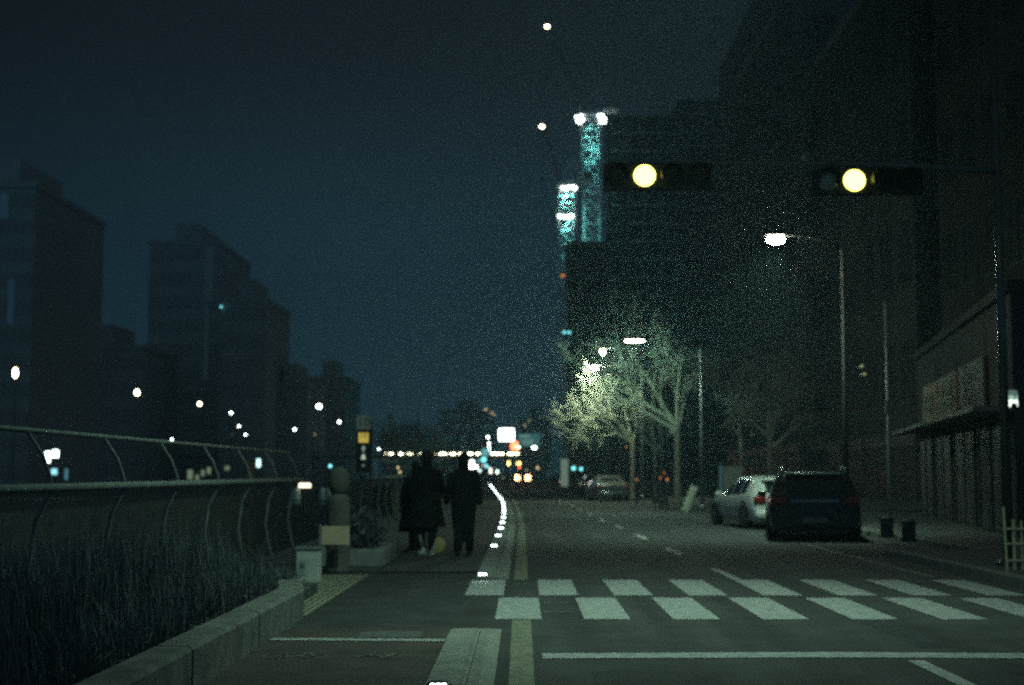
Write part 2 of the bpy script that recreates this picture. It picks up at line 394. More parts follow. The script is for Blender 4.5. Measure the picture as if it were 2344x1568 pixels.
for _ in range(15000):                                    # thin arching blades
    x = random.uniform(-4.15, -2.62); y = random.uniform(5.2, 16.9); h = random.uniform(.35, .95)*(1 if x < -3.0 else .62)*(1 if y < 15 else .6); a = random.uniform(0, 6.28); l = abs(random.gauss(0, .16)); wv = Vector((-math.sin(a), math.cos(a), 0))*random.uniform(.003, .006)
    p0 = Vector((x, y, .1)); p1 = p0+Vector((math.cos(a)*l*.35, math.sin(a)*l*.35, h*.6)); p2 = p0+Vector((math.cos(a)*l, math.sin(a)*l, h))
    b.quad(p0-wv, p0+wv, p1+wv*.8, p1-wv*.8); b.poly([p1-wv*.8, p1+wv*.8, p2])
o = b.build('reed_grass', SHRUB); o['kind'] = 'stuff'; o['label'] = 'dark reed grass filling the planting bed'
def stems(b, x, y, n, h, seed):
    random.seed(seed)
    for _ in range(n):
        a = random.uniform(0, 6.28); l = random.uniform(.1, .4); hh = h*random.uniform(.6, 1)
        b.tube([(x, y, .1), (x+math.cos(a)*l*.3, y+math.sin(a)*l*.3, .2+hh*.5), (x+math.cos(a)*l, y+math.sin(a)*l, .2+hh)], [.006, .004, .002], 3)
for i, (x, y, h, lab) in enumerate([(-3.1, 9.2, .8, 'thin bare shrub in the planting bed nearest the camera'), (-3.3, 12.2, 1.0, 'thin bare shrub halfway along the planting bed'), (-3.0, 15.8, .9, 'thin bare shrub in the bed short of the pale utility box')]):
    t = thing('bare_shrub', lab, 'shrub', (0, 0, 0), 0, 'bare shrubs in the planting bed'); b = MB(); stems(b, x, y, 13, h, i); b.build('stems', mat('dry_stems', (.10, .11, .09), .9), t)
    t.location = (0, 0, 0)
o = leaf_mass('planter_shrub', [(-2.7, 23.1, .5, .5, .8, .42, 900)], SHRUB, 9); tag(o, 'dark clipped shrub growing in the low concrete planter', 'shrub')

def tree(name, base, forks, label, seed, lean=(0, 0), tr=.16, hfork=2.9, spread=2.6, height=4.6, dens=1.0, leaves=0, leafc=None, group='bare street trees along the right pavement', tw=.011, twm=None):
    """tapered trunk, limbs rising in a vase, fine twigs"""
    random.seed(seed); t = thing(name, label, 'tree', base, 0, group)
    tb = MB(); top = Vector((lean[0], lean[1], hfork))
    tb.tube([(0, 0, -.05), (0, 0, .15), (lean[0]*.2, lean[1]*.2, hfork*.35), (lean[0]*.6, lean[1]*.6, hfork*.7), top], [tr*1.5, tr*1.1, tr*.95, tr*.85, tr*.8], 10)
    tb.build('trunk', BARK, t, True)
    cb = MB(); tips = []
    def grow(p, d, L, r, lev):
        n = 5 if lev < 2 else (4 if lev == 2 else 3); pts = [p.copy()]; rr = [r]; q = p.copy(); dd = d.copy()
        for i in range(n):
            dd = (dd + Vector((random.gauss(0, .13), random.gauss(0, .13), random.gauss(.02 if lev < 2 else -.01, .09)))).normalized()
            q = q + dd*L/n; pts.append(q.copy()); rr.append(max(tw*.45, r*(1-.75*(i+1)/n)))
        cb.tube(pts, rr, 6 if lev == 0 else (4 if lev == 1 else 3), 0, lev < 1)
        tips.append(q)
        if lev < 4:
            cnt = [6, 6, 6, 5][lev]; cnt = max(2, round(cnt*dens))
            for k in range(cnt):
                f = .28+.72*(k+random.random())/cnt; i = min(n-1, int(f*n)); pp = pts[i].lerp(pts[i+1], f*n-i)
                ax = dd.orthogonal().normalized(); ax.rotate(Quaternion(dd, random.uniform(0, 6.28)))
                nd = (pts[i+1]-pts[i]).normalized(); nd.rotate(Quaternion(ax, R(random.uniform(22, 52))))
                nd.z += .1; nd.normalize()
                grow(pp, nd, L*random.uniform(.42, .62), max(tw*.5, rr[i]*.55), lev+1)
    for (ax, ay, az, L) in forks:
        d = Vector((ax, ay, az)).normalized(); grow(top - Vector((0, 0, random.uniform(0, .5))), d, L, tr*.62, 0)
    if leaves:
        for _ in range(leaves):
            p = random.choice(tips) + Vector((random.gauss(0, .12), random.gauss(0, .12), random.gauss(0, .12))); a = Vector((random.gauss(0, 1), random.gauss(0, 1), random.gauss(0, 1))).normalized(); c = a.orthogonal().normalized(); s = .035; d = a.cross(c)
            cb.poly([p-c*s, p-d*s*.6, p+c*s, p+d*s*.6], 1)
    cb.build('crown', [twm or TWIG, LEAF], t, False)
    return t
TWD = mat('unlit_twig_bark', (.26, .27, .23), .9, 0, .3, 5, 0, .2)  # darker twig copy for the trees that get little lamp light
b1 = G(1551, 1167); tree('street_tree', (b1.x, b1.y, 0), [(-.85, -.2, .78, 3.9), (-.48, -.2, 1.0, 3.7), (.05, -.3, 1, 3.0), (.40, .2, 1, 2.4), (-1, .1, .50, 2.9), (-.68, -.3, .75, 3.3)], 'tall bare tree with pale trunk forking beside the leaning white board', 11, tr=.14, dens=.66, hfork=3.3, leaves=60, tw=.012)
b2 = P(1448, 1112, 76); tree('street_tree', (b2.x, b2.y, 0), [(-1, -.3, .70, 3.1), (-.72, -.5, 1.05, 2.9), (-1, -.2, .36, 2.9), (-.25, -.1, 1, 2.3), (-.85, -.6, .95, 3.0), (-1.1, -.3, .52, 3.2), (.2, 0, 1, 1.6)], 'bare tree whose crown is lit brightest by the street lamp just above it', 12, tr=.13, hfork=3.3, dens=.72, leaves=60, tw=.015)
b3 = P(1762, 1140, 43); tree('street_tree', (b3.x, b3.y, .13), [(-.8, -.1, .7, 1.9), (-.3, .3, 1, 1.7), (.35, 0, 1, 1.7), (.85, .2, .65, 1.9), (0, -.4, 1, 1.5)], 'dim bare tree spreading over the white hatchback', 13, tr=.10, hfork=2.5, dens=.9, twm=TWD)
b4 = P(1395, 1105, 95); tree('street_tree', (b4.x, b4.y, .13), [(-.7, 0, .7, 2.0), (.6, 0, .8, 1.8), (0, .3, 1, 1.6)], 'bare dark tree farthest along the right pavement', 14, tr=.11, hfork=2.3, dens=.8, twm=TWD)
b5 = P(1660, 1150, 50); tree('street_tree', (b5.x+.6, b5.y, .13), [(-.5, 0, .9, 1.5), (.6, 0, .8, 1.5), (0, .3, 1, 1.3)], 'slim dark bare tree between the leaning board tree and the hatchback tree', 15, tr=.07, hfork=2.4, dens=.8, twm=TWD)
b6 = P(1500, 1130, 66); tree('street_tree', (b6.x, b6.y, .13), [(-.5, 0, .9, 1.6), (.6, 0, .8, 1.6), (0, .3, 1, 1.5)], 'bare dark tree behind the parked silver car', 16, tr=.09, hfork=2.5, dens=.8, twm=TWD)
for u, Y, sd, lab in ((905, 48, 21, 'dark bare tree above the left walkway behind the sign post'), (960, 60, 22, 'dark bare tree above the heads of the people in black')):
    b = P(u, 1110, Y); tree('riverside_tree', (b.x, b.y, 0), [(-.7, 0, .8, 1.3), (.7, 0, .8, 1.3), (0, .3, 1, 1.2), (.2, -.3, 1, 1.2)], lab, sd, tr=.08, hfork=1.6, dens=.8, twm=TWD, group='bare trees by the left walkway')

# ------------------------------------------------------------------ railing over the stream
def railing(y0, y1, step, label, z0=0., base=.1):
    n = round((y1-y0)/step); t = thing('steel_railing', label, 'railing', (-3.6, y0, 0))
    prof = [(0, .05), (-.10, .35), (-.17, .70), (-.12, 1.08), (0, 1.32), (-.02, 1.42), (-.08, 1.58), (-.20, 1.76)]
    a = MB(); a.tube([(0, -.3, 1.335), (0, y1-y0+.3, 1.335)], .036, 10); a.build('lower_rail', STEEL, t, True)
    a = MB(); a.tube([(-.2, -.3, 1.775), (-.2, y1-y0+.3, 1.775)], .021, 10); a.build('upper_rail', STEEL, t, True)
    post = None
    for k in range(n+1):
        if post is None:
            a = MB(); a.tube([(x, 0, z) for x, z in prof], [.02]*4+[.016]*4, 8); a.box(-.05, .05, -.05, .05, 0, .06); post = a.build('post', STEEL, t, True); o = post
        else:
            o = post.copy(); C.objects.link(o); o.parent = t
        o.location = (0, k*step, 0)
railing(4.9, 22.9, 2.0, 'double steel railing with curved posts over the stream, along the planting bed')
railing(33, 43, 2.0, 'short farther stretch of steel railing behind the sign post')

# ------------------------------------------------------------------ small things by the crossing
WARM = (.80, 1.0, .70)
t = thing('utility_box', 'pale grey utility box with a paper notice standing at the kerb end', 'box', (-2.86, 19.15, 0))
m = MB(); m.box(-.155, .155, -.13, .13, 0, .43, bev=.012); m.build('cabinet', mat('box_grey', (.58, .60, .54), .8, 0, .15, 5, .2), t)
m = MB(); m.box(-.17, .17, -.145, .145, .431, .465, bev=.01); m.build('lid', CONC, t)
m = MB(); m.box(-.105, -.025, -.137, -.1305, .10, .30); m.build('notice', mat('paper', (.42, .46, .43), .7), t)
m = MB(); m.lathe([(.045, 0), (.052, .01), (.05, .02), (.03, .02)], 16, 0, Matrix.Translation((-.065, -.139, .23)) @ Matrix.Rotation(R(90), 4, 'X') @ Matrix.Scale(.6, 4)); m.build('round_mark', CONC, t)
t = thing('stone_pillar', 'rounded olive stone pillar behind the utility box', 'pillar', (-2.70, 20.9, .0))
m = MB(); m.lathe([(.20, 0), (.21, .05), (.175, .12), (.17, .7), (.165, 1.02), (.15, 1.1), (.10, 1.14)], 20); m.build('shaft', STONE, t, True)
m = MB(); m.lathe([(.08, 1.14), (.13, 1.17), (.155, 1.26), (.16, 1.34), (.145, 1.43), (.10, 1.50), (.04, 1.535), (.005, 1.54)], 20); m.build('rounded_cap', STONE, t, True)
t = thing('notice_board', 'small plain orange board fixed in front of the stone pillar', 'board', (-2.68, 20.45, 0))
m = MB(); m.box(-.20, .20, -.012, .012, .43, .69, bev=.004); m.build('panel', mat('orange_panel', (.72, .52, .36), .7, 0, .15, 6), t)
m = MB(); m.tube([(0, .03, 0), (0, .03, .67)], .015, 8); m.build('stake', DSTEEL, t)
m = MB(); m.box(-.235, -.205, -.02, .01, .42, .72, bev=.004); m.build('edge_clip', POLE, t)

t = thing('direction_sign', 'tall post sign reading 10 above a yellow 10 with small white symbols', 'sign', (P(830, 1200, 30).x, 30, 0))
DARKS = mat('dark_sign_box', (.05, .055, .05), .6)
m = MB(); m.box(-.155, .155, .0, .06, 1.45, 2.66, bev=.01); m.build('sign_board', DARKS, t)
m = MB(); m.tube([(.16, .03, 0), (.16, .03, 2.6)], .022, 8); m.build('post', mat('rusty_post', (.14, .07, .04), .8), t)
m = MB(); m.box(-.15, .15, -.012, -.002, 2.36, 2.65, bev=.004); p1 = m.build('number_panel', emi('dim_grey_panel', (.30, .50, .40), .10), t)
m = MB(); m.box(-.105, .105, -.012, -.002, 2.08, 2.29, bev=.004); p2 = m.build('number_panel', emi('lit_yellow_panel', (.80, .62, .12), .55), t)
def text(s, size, loc, m, parent, name, ext=.004):
    cu = bpy.data.curves.new(name, 'FONT'); cu.body = s; cu.size = size; cu.extrude = ext; cu.align_x = 'CENTER'; cu.align_y = 'CENTER'
    o = bpy.data.objects.new('tmp', cu); C.objects.link(o); me = bpy.data.meshes.new_from_object(o.evaluated_get(bpy.context.evaluated_depsgraph_get())); bpy.data.objects.remove(o)
    me.materials.clear(); me.materials.append(m); q = bpy.data.objects.new(name, me); C.objects.link(q); q.parent = parent; q.location = loc; q.rotation_euler = (R(90), 0, 0); return q
text('10', .27, (0, -.016, 2.505), DARKS, p1, 'digits'); text('10', .15, (0, -.016, 2.225), DARKS, p2, 'digits')
SYM = emi('lit_white_symbol', (.75, .95, .75), .55)
m = MB(); m.poly([(-.045, -.006, 1.96), (0, -.006, 1.90), (.045, -.006, 1.96), (.0, -.006, 2.03)]); m.box(-.015, .015, -.008, -.001, 1.88, 1.94); m.build('arrow_symbol', emi('dim_white_symbol', (.55, .8, .65), .3), t)
m = MB(); m.box(-.03, .03, -.008, -.001, 1.74, 1.83); m.box(-.045, .045, -.0085, -.0012, 1.73, 1.765); m.build('figure_symbol', SYM, t)
m = MB(); m.ball((0, -.002, 1.60), .025, 10, 0, 1.2, .3, .8); m.build('dot_symbol', emi('dim2_symbol', (.55, .8, .65), .25), t)

t = thing('lit_sign_box', 'cream lit rectangular box low beyond the end of the railing', 'sign', tuple(P(697, 1111, 34)))
m = MB(); m.box(-.14, .14, 0, .08, -.055, .055, bev=.01); m.build('lit_face', emi('cream_face', (1, .9, .62), 2.2), t)
m = MB(); m.box(-.02, .02, .02, .06, -(t.location.z), -.056); m.build('stand', DSTEEL, t)
PALE = mat('pale_plastic', (.70, .80, .72), .6)
def postpale(u, v0, v1, wd, Y, lab, ang=0):
    a = P(u, v0, Y); b = P(u, v1, Y); t = thing('pale_marker_post', lab, 'marker post', (a.x, Y, b.z), 0, 'pale posts beyond the railing end'); h = a.z-b.z; m = MB()
    m.lathe([(wd*.45, 0), (wd*.5, h*.3), (wd*.5, h*.6), (wd*.38, h*.88), (wd*.15, h)], 12); m.build('body', PALE, t, True)
    m = MB(); m.lathe([(wd*.53, h*.22), (wd*.55, h*.25), (wd*.53, h*.29)], 12); m.build('band', DSTEEL, t, True)
    m = MB(); m.tube([(0, 0, -b.z), (0, 0, 0)], wd*.2, 8); m.build('foot', DSTEEL, t)
postpale(677, 1115, 1155, .22, 34, 'wide pale post left of the other two beyond the railing', 1)
postpale(738, 1115, 1156, .14, 33, 'pale rounded post in the middle beyond the railing'); postpale(752, 1115, 1156, .11, 33, 'narrow pale post nearest the stone pillar')

t = thing('leaning_board', 'long pale board leaning to the right at the road edge by the tree', 'board', tuple(G(1567, 1171)), 0)
m = MB(); m.box(-.14, .14, -.03, .03, 0, 1.02, bev=.01, M=Matrix.Rotation(R(22), 4, 'Y')); m.build('board', mat('pale_board', (.85, .84, .64), .7), t)
m = MB(); m.box(-.07, .07, -.05, -.031, .1, .9, M=Matrix.Rotation(R(22), 4, 'Y')); m.build('worn_strip', mat('pale_board2', (.76, .76, .58), .7), t)
b = G(1620, 1168); o = leaf_mass('rubbish_heap', [(b.x, 50, .4, .55, .6, .45, 1500), (b.x+.5, 50.5, .55, .5, .6, .5, 1200)], mat('dark_heap', (.03, .03, .03), .7), 31, .09); tag(o, 'dark heap between the leaning board and the hatchback', 'heap')
t = thing('hoarding_sheet', 'pale upright panel standing behind the white hatchback', 'panel', (P(1678, 1130, 44).x, 44, .1))
m = MB(); hz = P(1678, 1068, 44).z-.1; m.poly([(-.29, 0, 0), (.05, 0, 0), (.33, 0, hz), (-.31, 0, hz)]); m.poly([(-.31, .04, hz), (.33, .04, hz), (.05, .04, 0), (-.29, .04, 0)]); m.build('sheet', mat('pale_sheet', (.34, .38, .33), .7), t)
m = MB(); m.box(-.42, -.34, -.02, .04, .1, hz+.05, bev=.01); m.build('light_tube', emi('cyan_tube', (.14, .42, .46), .16), t)

# ------------------------------------------------------------------ signal gantry
GX = P(2290, 700, 20.6).x
t = thing('signal_gantry', 'tall signal pole at the right with a long thin arm over the road', 'signal gantry', (GX, 20.6, .13))
za = P(1900, 374, 20.6).z - .13
m = MB(); m.tube([(0, 0, 0), (0, 0, 3.5), (0, 0, 8.2)], [.075, .062, .05], 14); m.lathe([(.19, 0), (.19, .05), (.13, .08)], 14); m.build('pole', mat('dark_green_grey_pole', (.09, .10, .095), .28, .4), t, True)
xl = P(1395, 374, 20.6).x - GX
m = MB(); m.tube([(0, 0, za-.12), (-1.5, 0, za-.04), (-3, 0, za), (xl, 0, za+.03)], [.055, .045, .034, .022], 10); m.build('arm', mat('arm_grey', (.12, .13, .125), .6), t, True)
m = MB(); m.tube([(0, 0, za+1.1), (-1.6, 0, za+.02)], .012, 6); m.build('stay', DSTEEL, t)
px = P(1838, 366, 20.6).x-GX
m = MB(); m.box(px-.04, px+.04, -.04, .04, za+.035, za+.13, bev=.01); m.build('camera_pod', POLE, t)
AMB = emi('amber_lens', (1, .93, .15), 5)
def signal(u, v, lab, loc_lit=1):
    c = P(u, v, 20.35); t = thing('traffic_signal', lab, 'traffic signal', tuple(c), 0, 'signal heads hanging from the gantry arm'); sp = .392
    m = MB(); m.box(-1.5*sp-.0, 2.5*sp, .0, .17, -.19, .19, bev=.02); m.build('housing', mat('signal_housing', (.027, .03, .03), .7, spec=.2), t)
    m = MB(); m.box(.3, .34, .05, .09, .19, za-(c.z-.13)-.0); m.box(-.3, -.26, .05, .09, .19, za-(c.z-.13)); m.build('bracket', DSTEEL, t)
    RX = Matrix.Rotation(R(90), 4, 'X')
    for k in range(-1, 3):
        mt = AMB if k == 0 else (mat('glint_lens', (.22, .26, .23), .15) if (u > 1700 and k < 0) else mat('unlit_lens', (.02, .022, .02), .6, spec=.15))  # one unlit lens is paler, its highlight put into the colour
        m = MB(); m.lathe([(.158, 0), (.154, .02), (.10, .045), (.04, .055)], 24, 0, Matrix.Translation((k*sp, 0, 0)) @ RX); ln = m.build('lens', mt, t, True)
        m = MB(); n = 14
        for i in range(n):
            a0 = R(-25)+i*R(230)/n; a1 = a0+R(230)/n; r = .165
            f = lambda a, y, r=r: (k*sp+r*math.cos(a), y, r*math.sin(a))
            dp = -.2
            m.quad(f(a0, 0), f(a1, 0), f(a1, dp), f(a0, dp)); m.quad(f(a0, dp, r-.006), f(a1, dp, r-.006), f(a1, 0, r-.006), f(a0, 0, r-.006)); m.quad(f(a0, dp), f(a1, dp), f(a1, dp, r-.006), f(a0, dp, r-.006))
        if k != 0: m.build('visor', BLACK, t)
    return t
signal(1475, 402, 'signal head at the far left end of the gantry arm with its amber light on')
signal(1955, 413, 'signal head nearer the pole with amber light on and a dark lens beside it')
# ------------------------------------------------------------------ street lamps
LH = emi('street_lamp_glass', (1, .98, .72), 60); LH1 = emi('bright_lamp_glass', (1, 1, .70), 200)
def street_lamp(name, base, head, label, cat='street lamp', group='street lamps along the right pavement', pr=.06, hs=(.30, .15), em=LH, power=0, size=140, target=None, col=(.57, 1.0, .76), lkind='SPOT', polemat=None, poletop=None, armmat=None):
    t = thing(name, label, cat, (base[0], base[1], base[2]), 0, group); bx = Vector(base); h = Vector(head)-bx
    zt = h.z - .25 if poletop is None else poletop
    m = MB(); m.tube([(0, 0, 0), (0, 0, zt*.5), (0, 0, zt)], [pr*1.3, pr, pr*.75], 10); m.lathe([(pr*2.2, 0), (pr*2, .12), (pr*1.4, .2)], 10); m.build('pole', polemat or POLE, t, True)
    if abs(h.x) > .05 or abs(h.y) > .05:
        m = MB(); m.tube([(0, 0, zt-.05), (h.x*.3, h.y*.3, zt+(h.z-zt)*.75), (h.x*.75, h.y*.75, h.z+.03), (h.x*.92, h.y*.92, h.z+.05)], [pr*.7, pr*.6, pr*.5, pr*.5], 8); m.build('arm', armmat or polemat or POLE, t, True)
    M = Matrix.Translation(h)
    m = MB(); m.lathe([(hs[0]*.5, 0), (hs[0]*.75, .03), (hs[0]*.7, .09), (hs[0]*.2, .12)], 14, 0, M @ Matrix.Diagonal((1, .7, 1, 1))); m.build('lamp_head', DSTEEL, t, True)
    m = MB(); m.ball(tuple(h-Vector((0, 0, hs[1]*.35))), hs[0]*.5, 12, 0, 1, .7, hs[1]/hs[0]); m.build('lamp_glass', em, t, True)
    if power:
        lamp('lamp_light', tuple(h-Vector((0, 0, hs[1]*.95))), power, col, t, lkind, size, tuple(Vector(target)-bx) if target else None)
    return t
# the lamp whose head hangs over the crossing, its pole beside the frame
street_lamp('street_lamp', (6.9, 13.6, .13), (2.1, 14.2, 8.6), 'street lamp beside the crossing lighting the near road', power=1550, size=122, target=(-.8, 16.0, 0), pr=.08)
ph = P(1775, 542, 33); pb = P(1937, 1080, 33)
street_lamp('street_lamp', (pb.x, 33, .13), (ph.x, 33, ph.z), 'tall street lamp glowing above the parked cars', power=1250, size=138, target=(4.0, 35.0, 0), hs=(.42, .20), pr=.045, em=LH1, armmat=DSTEEL, polemat=mat('dull_pole', (.06, .065, .062), .7))
ph = P(1452, 779, 50.8); street_lamp('street_lamp', (P(1568, 1100, 50.8).x+.6, 50.8, .13), (ph.x, 50.8, ph.z), 'street lamp with long bright arm inside the crown of the forked tree', power=900, lkind='POINT', size=165, armmat=DSTEEL, hs=(.72, .07), pr=.05, em=emi('long_lamp_glass', (1, .98, .70), 26))
ph = P(1379, 800, 64); street_lamp('street_lamp', (ph.x+2.6, 64, .13), (ph.x, 64, ph.z), 'small street lamp hanging at the left tip of the forked tree', power=200, lkind='POINT', size=165, hs=(.2, .3), pr=.05)
ph = P(1361, 838, 73); street_lamp('street_lamp', (ph.x+2.4, 73, .13), (ph.x, 73, ph.z), 'street lamp blazing over the brightest tree crown', power=1100, lkind='POINT', size=178, hs=(.34, .2), pr=.05, col=(.78, 1, .68))
t = thing('utility_pole', 'thin grey pole standing between the tall street lamp and the shop signs', 'pole', (P(2032, 1000, 36).x, 36, .13))
m = MB(); m.tube([(0, 0, 0), (0, 0, P(2031, 700, 36).z)], [.045, .03], 10); m.build('shaft', POLE, t, True)
m = MB(); m.box(-.05, .05, -.05, .05, P(2031, 960, 36).z, P(2031, 912, 36).z-.2); m.build('junction_box', DSTEEL, t)

# ------------------------------------------------------------------ buildings
def building(name, x0, x1, y0, y1, h, floors, cx, cy_, wall, label, cat='building', lit=None, litm=None, roofbox=True, shop=True, face='x', group=None):
    t = thing(name, label, cat, ((x0+x1)/2, (y0+y1)/2, 0), 0, group); ox, oy = (x0+x1)/2, (y0+y1)/2; X, Y = (x1-x0)/2, (y1-y0)/2
    m = MB(); m.box(-X, X, -Y, Y, -.1, h); m.build('wall', wall, t)
    m = MB(); m.box(-X-.15, X+.15, -Y-.15, Y+.15, h+.003, h+.5, bev=.1); 
    if roofbox: m.box(-X*.4, X*.3, -Y*.4, Y*.3, h+.5, h+2.6, bev=.1)
    m.build('roof', CONC, t)
    z0 = 3.6 if shop else 1.0; fh = (h-z0-.4)/floors
    sides = []
    sides.append((-1 if ox > 0 else 1, 'x')); sides.append((-1, 'y'))
    src = {}
    for sgn, ax in sides:
        n = cy_ if ax == 'x' else cx; Lh = Y if ax == 'x' else X; ww = 2*Lh/n*.55; hh = fh*.52
        for f in range(floors):
            for k in range(n):
                c = -Lh+(k+.5)*2*Lh/n; zz = z0+fh*(f+.22)
                key = (ax, ww)
                if key not in src:
                    q = MB(); fr = .07
                    q.box(-ww/2, ww/2, -.05, .0, -.08, 0); q.box(-ww/2-.05, ww/2+.05, -.12, 0, -.13, -.081)
                    q.box(-ww/2, ww/2, -.05, 0, hh, hh+fr); q.box(-ww/2-fr, -ww/2, -.05, 0, -.08, hh+fr); q.box(ww/2, ww/2+fr, -.05, 0, -.08, hh+fr); q.box(-.03, .03, -.045, 0, 0, hh)
                    q.quad((-ww/2, -.015, 0), (ww/2, -.015, 0), (ww/2, -.015, hh), (-ww/2, -.015, hh), 1)
                    me = q.build('window', [DSTEEL, PANE]).data; bpy.data.objects.remove(bpy.data.objects[-1] if False else [o for o in C.objects if o.data == me][0]); src[key] = me
                me = src[key]
                if lit and (ax, f, k) in lit:
                    me = src[key].copy(); me.materials[1] = litm
                o = bpy.data.objects.new('window', me); C.objects.link(o); o.parent = t
                if ax == 'x': o.location = (sgn*(X+.003), c, zz); o.rotation_euler = (0, 0, R(-90) if sgn < 0 else R(90))
                else: o.location = (c, -Y-.003, zz)
    if shop:
        for sgn, ax in sides[:1]:
            n = max(1, int(2*Y/5))
            for k in range(n):
                a = -Y+(k+.08)*2*Y/n; b = -Y+(k+.92)*2*Y/n; q = MB(); s = sgn
                xx = s*(X+.003)
                q.box(min(xx, xx+s*.06), max(xx, xx+s*.06), a, b, .1, 2.6, 1)
                for y in (a, (a+b)/2, b): q.box(min(xx, xx+s*.1), max(xx, xx+s*.1), y-.05, y+.05, .1, 2.7)
                q.box(min(xx, xx+s*.12), max(xx, xx+s*.12), a-.05, b+.05, 2.705, 3.3)
                q.build('shopfront', [DSTEEL, PANE], t)
    return t
building('shop_building', 19.5, 31, 48, 66, 24, 4, 4, 6, WALL2, 'dark five storey shop building behind the hatchback tree')
building('shop_building', 18.6, 31, 67, 88, 27, 4, 4, 6, WALL1, 'dark shop building beyond, behind the forked tree')
building('office_block', 17.6, 31, 90, 122, 33, 5, 4, 8, WALL3, 'dark office block farthest along the right pavement')
building('corner_building', 17.0, 32, 26, 46, 26, 4, 4, 5, WALL1, 'dark building at the far right above the shop sign band')
building('rear_block', 24, 52, 130, 170, 50, 12, 6, 5, WALL3, 'broad dark block rising behind the right row of shops', shop=False)

# angled shop row with sign band
fa, fb = Vector((10.15, 29.5, 0)), Vector((13.2, 47.6, 0)); dv = (fb-fa); ln = dv.length; ang = math.atan2(dv.y, dv.x)
t = thing('shop_row', 'low dark shop row at the right with brown sign panels over a canopy', 'shop', (fa.x, fa.y, 0), ang)
m = MB(); m.box(0, ln, -4.5, 0, -.1, 5.2); m.build('wall', WALL1, t)
m = MB(); m.box(-.2, ln+.1, .004, .85, 2.72, 2.82, bev=.02); m.build('canopy', mat('canopy_metal', (.12, .125, .12), .6, .1), t)
m = MB(); m.box(-.15, ln+.1, -4.6, .12, 5.204, 5.45, bev=.04); m.build('roof', WALL1, t)
for k, (s0, s1, c) in enumerate(((12.3, 15.8, (.36, .20, .11)), (7.9, 11.9, (.17, .11, .08)), (3.2, 7.4, (.085, .085, .075)))):
    m = MB(); m.box(s0, s1, .004, .12, 2.84, 4.15, bev=.02); pn = m.build('sign_panel', mat(f'sign_panel_{k}', c, .7, 0, .2, 2), t)
    for q in range(3):
        m = MB(); cx = s0+(s1-s0)*(.24+.26*q); a = .42*(s1-s0)/3
        m.box(cx-a*.5, cx-a*.25, .121, .135, 3.2, 3.78); m.box(cx+a*.25, cx+a*.5, .121, .135, 3.12, 3.86); m.box(cx-a*.249, cx+a*.249, .121, .134, 3.44, 3.56)
        m.build('letter', mat('dark_lettering', (.03, .03, .03), .6), pn)
for k in range(4):
    m = MB(); a = 1+k*4.4; m.box(a, a+3.6, .004, .05, .15, 2.5, 1); 
    for xx in (a, a+1.8, a+3.6): m.box(xx-.04, xx+.04, .004, .09, .15, 2.55)
    m.build('shopfront', [DSTEEL, PANE], t)
c = P(2316, 912, 28.5)
t = thing('lantern_sign', 'small lit lantern sign marked 7 at the right edge', 'lantern', tuple(c))
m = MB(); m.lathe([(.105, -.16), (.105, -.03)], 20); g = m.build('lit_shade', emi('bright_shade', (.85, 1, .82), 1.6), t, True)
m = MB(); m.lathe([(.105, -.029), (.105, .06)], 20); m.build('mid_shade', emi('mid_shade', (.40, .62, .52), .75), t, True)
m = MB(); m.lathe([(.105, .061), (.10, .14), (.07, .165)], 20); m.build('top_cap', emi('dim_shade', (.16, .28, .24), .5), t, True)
m = MB(); m.ball((0, -.1, -.15), .06, 12, 0, 1, .2, 1); m.build('bulb_shadow_plate', BLACK, t)
text('7', .16, (0.01, -.112, 0), BLACK, t, 'numeral')
m = MB(); m.tube([(0, .1, 0), (.3, .6, 0), (.9, 1.0, 0)], .015, 6); m.build('bracket', DSTEEL, t)
for (u, v) in ((1972, 838), (1978, 856)):  # yellow reflections, made up as small glowing balls
    c = P(u, v, 44); t = thing('wall_glint', 'tiny %s yellow glint on the dark wall right of the hatchback tree' % ('upper' if v < 850 else 'lower'), 'lamp', tuple(c)); m = MB(); m.ball((0, 0, 0), .04, 10); m.build('glint_ball', emi('yellow_glint', (.7, .75, .3), .5), t, True); m = MB(); m.box(-.02, .02, .03, .6, -.02, .02); m.build('bracket', DSTEEL, t)
# lattice fence at the right edge
t = thing('lattice_fence', 'yellowish lattice guard fence at the right edge of the road', 'fence', (P(2306, 1325, 19.3).x, 19.3, .13))
FEN = mat('yellow_grey_slats', (.68, .60, .34), .7)
m = MB(); m.tube([(0, 0, 0), (-.03, 0, .86)], .018, 8); m.build('end_post', FEN, t)
m = MB()
for k in range(1, 14): m.box(.10*k-.012+random.uniform(-.01, .01), .10*k+.012, -.01, .01, 0.02, .66+random.uniform(-.04, .04))
m.build('slats', FEN, t)
m = MB()
for z in (.14, .36, .56): m.box(0, 1.4, -.026, -.011, z, z+.025)
m.build('rails', FEN, t)
# dark bollards
bl = None
for (u, v, lab) in ((2030, 1230, 'dark squat bollard on the pavement just right of the black SUV'), (2080, 1240, 'dark squat bollard second to the right of the black SUV')):
    p = G(u, v, .13)
    t = thing('bollard', lab, 'bollard', (p.x, p.y, .13), 0, 'dark bollards beside the black SUV'); m = MB(); m.lathe([(.15, 0), (.15, .05), (.135, .07), (.13, .34), (.145, .36), (.14, .39), (.09, .42)], 18); m.build('body', mat('dark_bollard', (.03, .032, .032), .6), t, True)
    m = MB(); m.lathe([(.138, .27), (.139, .28), (.138, .31)], 18); m.build('band', mat('dull_band', (.08, .08, .07), .5), t, True)

